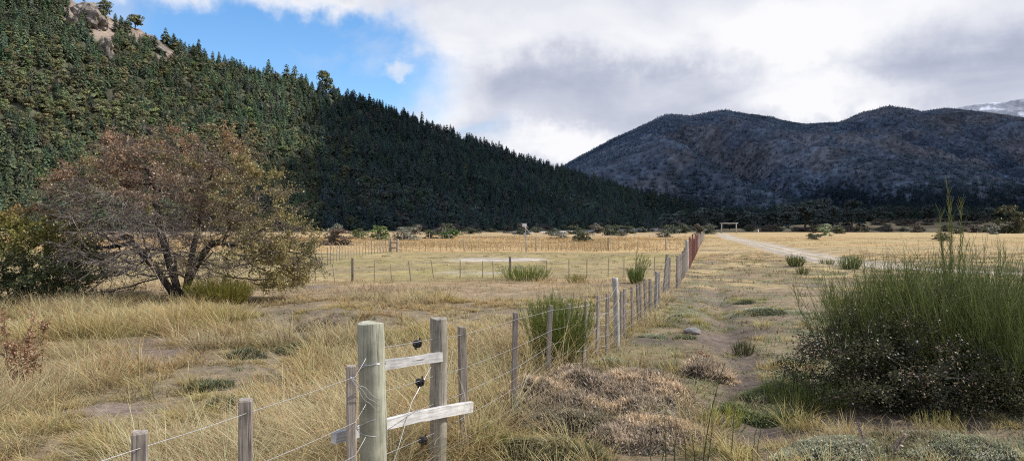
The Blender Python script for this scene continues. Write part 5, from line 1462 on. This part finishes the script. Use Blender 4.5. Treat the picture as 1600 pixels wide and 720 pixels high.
# dead shrub patch in the dry strip, twigs
x, y, r = sample(1500, .13, 17.5, 22.5, 906, 1.5); x = x + P(590, 20)
def tw_col(x, y, m, r):
    c = np.tile(np.array((.24, .165, .12)), (len(x), 1)); return c * .8, c
grass_mass('dry_undergrowth', x, y, r, 6, lambda x, y, m: .25 + 0 * x, lambda y: .009 + 0 * y, 1, tw_col, M_GRASS, 'brown patch of dried undergrowth before the thin stick fence', .25, .7, .3, lambda x, y, m: (1 - sstep(.3, 1.05, np.hypot((x - P(590, 20)) / 2.4, (y - 20) / 2.6))) * sstep(.42, .6, fbm(x * 1.2, y * 1.2, 3, 8)))

# ------------------------------------------------------------------ unseen clouds shaped to shade the valley side and the mountain
sx, sy, sz = math.cos(SUN_EL) * math.cos(SUN_AZ), math.cos(SUN_EL) * math.sin(SUN_AZ), math.sin(SUN_EL)
def cloud(poly, zc, thick, label, seed):
    """flat-bottomed cloud whose plan outline is POLY (ground shadow outline) moved up along the sunlight"""
    ox, oy = sx / sz * zc, sy / sz * zc
    poly = np.array(poly, float); c = poly.mean(0)
    cl = np.concatenate([poly, poly[:1]]); seg = np.r_[0, np.cumsum(np.hypot(*np.diff(cl, axis=0).T))]; A = 220
    s = np.linspace(0, seg[-1], A, endpoint=False); ex = np.interp(s, seg, cl[:, 0]); ey = np.interp(s, seg, cl[:, 1])
    dn = np.hypot(ex - c[0], ey - c[1]); wob = 1 + (fbm(ex / 60 + seed, ey / 60, 4, seed) - .5) * 60 / dn
    ex = c[0] + (ex - c[0]) * wob; ey = c[1] + (ey - c[1]) * wob
    R = 24; V = []; Fq = []; n = 0
    for top in (0, 1):
        for k in range(R + 1):
            u = math.sin(k / R * math.pi / 2) if True else k / R
            X = c[0] + (ex - c[0]) * u; Yy = c[1] + (ey - c[1]) * u
            prof = math.sqrt(max(0, 1 - u * u))
            bumps = fbm(X / 120, Yy / 120, 5, seed + 4)
            zz = zc + (thick * prof * (.5 + 1.0 * bumps) if top else -.18 * thick * prof * (.5 + bumps))
            V.append(np.stack([X + ox, Yy + oy, zz], 1))
    V = np.concatenate(V); j = np.arange(A); j2 = (j + 1) % A; fs = []
    for top in (0, 1):
        for k in range(R):
            o = (top * (R + 1) + k) * A; q = np.stack([o + j, o + A + j, o + A + j2, o + j2], 1); fs.append(q if top else q[:, ::-1])
    o = link('cloud', mesh_np('cloud', V, [np.concatenate(fs)], np.tile(np.array((.85, .86, .88)), (len(V), 1)), True), earth_mat('cloud_white', ((.01, .08),), 2, .02))
    return struct(o, label, 'cloud')
cloud([(-122, 262), (-150, 390), (-235, 600), (-330, 950), (400, 1150), (1500, 1150), (1900, 800), (1500, 300), (700, 262), (250, 268)], 900, 110, 'unseen low cloud shaped to shade the ridge and the valley woods', 5)
cloud([(-420, 960), (-900, 2400), (-500, 4200), (1500, 4700), (4300, 4500), (5200, 2500), (3600, 1100), (1400, 900)], 2600, 350, 'unseen high cloud shaped to shade the long mountain', 9)

# ------------------------------------------------------------------ sky, sun, camera
world = bpy.data.worlds.new('World'); scene.world = world; world.use_nodes = True
nt = world.node_tree; nt.nodes.clear()
sky = N(nt, 'ShaderNodeTexSky'); sky.sky_type = 'NISHITA'; sky.sun_disc = False
sky.sun_elevation = SUN_EL; sky.sun_rotation = math.pi / 2 - SUN_AZ; sky.altitude = 600; sky.air_density = 1.0; sky.dust_density = .3; sky.ozone_density = 2.5
tc = N(nt, 'ShaderNodeTexCoord'); dirv = tc.outputs['Generated']
sp = N(nt, 'ShaderNodeSeparateXYZ', i_0=dirv)
az = math_n(nt, 'MULTIPLY', math_n(nt, 'ARCTAN2', sp.outputs[0], sp.outputs[1]), 180 / math.pi)
el = math_n(nt, 'MULTIPLY', math_n(nt, 'ARCSINE', sp.outputs[2]), 180 / math.pi)
def azel(px, py):
    u = (px - 800) / F; v = (HY - py) / F
    return math.degrees(math.atan(u)), math.degrees(math.atan(v / math.hypot(1, u)))
# cloud-layer coordinates: stretched towards the horizon like a real deck
den = math_n(nt, 'ADD', math_n(nt, 'MAXIMUM', sp.outputs[2], 0.0), .16)
cv = N(nt, 'ShaderNodeCombineXYZ', i_0=math_n(nt, 'DIVIDE', sp.outputs[0], den), i_1=math_n(nt, 'DIVIDE', sp.outputs[1], den))
n1 = noise_n(nt, cv.outputs[0], 1.5, 8, .55); n1.inputs['Distortion'].default_value = .35
n2 = noise_n(nt, dirv, 5.0, 7, .6); n2.inputs['Distortion'].default_value = .3
n3 = noise_n(nt, dirv, 11.0, 6, .62)
waz = math_n(nt, 'ADD', az, math_n(nt, 'MULTIPLY', math_n(nt, 'SUBTRACT', n2.outputs[0], .5), 9.0))
wel = math_n(nt, 'ADD', el, math_n(nt, 'MULTIPLY', math_n(nt, 'SUBTRACT', n3.outputs[0], .5), 7.0))
def blob(px, py, rx, ry, soft=.5, rot=0.0):
    a, e = azel(px, py); ra = rx / F * 57.3; re = ry / F * 57.3
    dx = math_n(nt, 'SUBTRACT', waz, a); dy = math_n(nt, 'SUBTRACT', wel, e)
    c, s = math.cos(rot), math.sin(rot)
    X = math_n(nt, 'ADD', math_n(nt, 'MULTIPLY', dx, c / ra), math_n(nt, 'MULTIPLY', dy, s / ra))
    Yy = math_n(nt, 'ADD', math_n(nt, 'MULTIPLY', dx, -s / re), math_n(nt, 'MULTIPLY', dy, c / re))
    d = math_n(nt, 'SQRT', math_n(nt, 'ADD', math_n(nt, 'MULTIPLY', X, X), math_n(nt, 'MULTIPLY', Yy, Yy)))
    mr = N(nt, 'ShaderNodeMapRange', interpolation_type='SMOOTHSTEP', i_0=d); mr.inputs[1].default_value = 1 - soft; mr.inputs[2].default_value = 1 + soft; mr.inputs[3].default_value = 1; mr.inputs[4].default_value = 0
    return mr.outputs[0]
hole = math_n(nt, 'MAXIMUM', blob(430, 92, 250, 72, .28, -.10), blob(545, 110, 125, 72, .28, .5))
hole = math_n(nt, 'MAXIMUM', hole, math_n(nt, 'MULTIPLY', blob(765, 205, 45, 16, .8), .35))
hole = math_n(nt, 'MAXIMUM', hole, math_n(nt, 'MULTIPLY', blob(150, 60, 320, 60, .4), .7))
wisp = ramp(nt, n2.outputs[0], [(.52, 0.0), (.75, .55)])
hole = math_n(nt, 'MULTIPLY', hole, math_n(nt, 'SUBTRACT', 1.0, wisp))
hole = math_n(nt, 'SUBTRACT', hole, math_n(nt, 'MULTIPLY', blob(628, 113, 13, 11, .6), .6))
# broken deck everywhere else
up = N(nt, 'ShaderNodeMapRange', i_0=el); up.inputs[1].default_value = 20; up.inputs[2].default_value = 40
over = math_n(nt, 'MULTIPLY', ramp(nt, n1.outputs[0], [(.45, 1.0), (.6, 0.0)]), up.outputs[0])
hole = N(nt, 'ShaderNodeClamp', i_0=math_n(nt, 'MAXIMUM', hole, math_n(nt, 'MULTIPLY', over, .8))).outputs[0]
br = math_n(nt, 'MULTIPLY_ADD', n1.outputs[0], .9, .235)
br = math_n(nt, 'ADD', br, math_n(nt, 'MULTIPLY', math_n(nt, 'SUBTRACT', n3.outputs[0], .5), .32))
for (px, py, rx, ry, amt) in ((985, 152, 250, 50, -.13), (1470, 95, 190, 60, -.13), (830, 120, 110, 40, -.10), (1120, 110, 120, 30, -.06), (1560, 20, 120, 40, .12),
                              (1235, 85, 80, 50, .40), (890, 228, 110, 26, .42), (690, 150, 60, 55, .26), (1290, 155, 110, 24, .42), (960, 45, 150, 45, .22), (700, 60, 120, 40, .16), (330, 3, 260, 20, .26), (1260, 30, 150, 40, .18)):
    br = math_n(nt, 'ADD', br, math_n(nt, 'MULTIPLY', blob(px, py, rx, ry, .75), amt))
ccol = ramp(nt, br, [(.15, (.31, .34, .44)), (.45, (.50, .535, .66)), (.75, (.76, .78, .86)), (1.0, (.97, .97, 1.0))])
cl10 = N(nt, 'ShaderNodeVectorMath', operation='SCALE', i_0=ccol); cl10.inputs['Scale'].default_value = 6.67
skc = N(nt, 'ShaderNodeHueSaturation', i_Color=sky.outputs[0]); skc.inputs['Saturation'].default_value = 1.22; skc.inputs['Value'].default_value = 1.3
mixw = mixc(nt, hole, cl10.outputs[0], skc.outputs[0])
bg = N(nt, 'ShaderNodeBackground', i_Color=mixw); bg.inputs['Strength'].default_value = .15
wo = N(nt, 'ShaderNodeOutputWorld'); nt.links.new(bg.outputs[0], wo.inputs[0])

sl = bpy.data.lights.new('sun', 'SUN'); sl.energy = 5.0; sl.angle = math.radians(.53); sl.color = (1.0, .95, .87)
so = bpy.data.objects.new('sun', sl); COL.objects.link(so)
so.rotation_euler = Vector((-sx, -sy, -sz)).to_track_quat('-Z', 'Y').to_euler()

cam = bpy.data.cameras.new('camera'); cam.sensor_width = 36; cam.sensor_fit = 'HORIZONTAL'; cam.lens = F / 1600 * 36
cam.clip_start = .05; cam.clip_end = 30000
co = bpy.data.objects.new('camera', cam); COL.objects.link(co); co.location = (0, 0, CAMH)
co.rotation_euler = (math.radians(90) - math.atan((360 - HY) / F), 0, 0)
scene.camera = co

scene.view_settings.view_transform = 'Standard'; scene.view_settings.look = 'None'; scene.view_settings.exposure = 0; scene.view_settings.gamma = 1
scene.render.engine = 'CYCLES'
scene.cycles.use_denoising = False
scene.cycles.filter_width = 1.1
scene.cycles.max_bounces = 6; scene.cycles.diffuse_bounces = 3; scene.cycles.transmission_bounces = 4; scene.cycles.transparent_max_bounces = 8; scene.cycles.glossy_bounces = 2
scene.cycles.caustics_reflective = False; scene.cycles.caustics_refractive = False
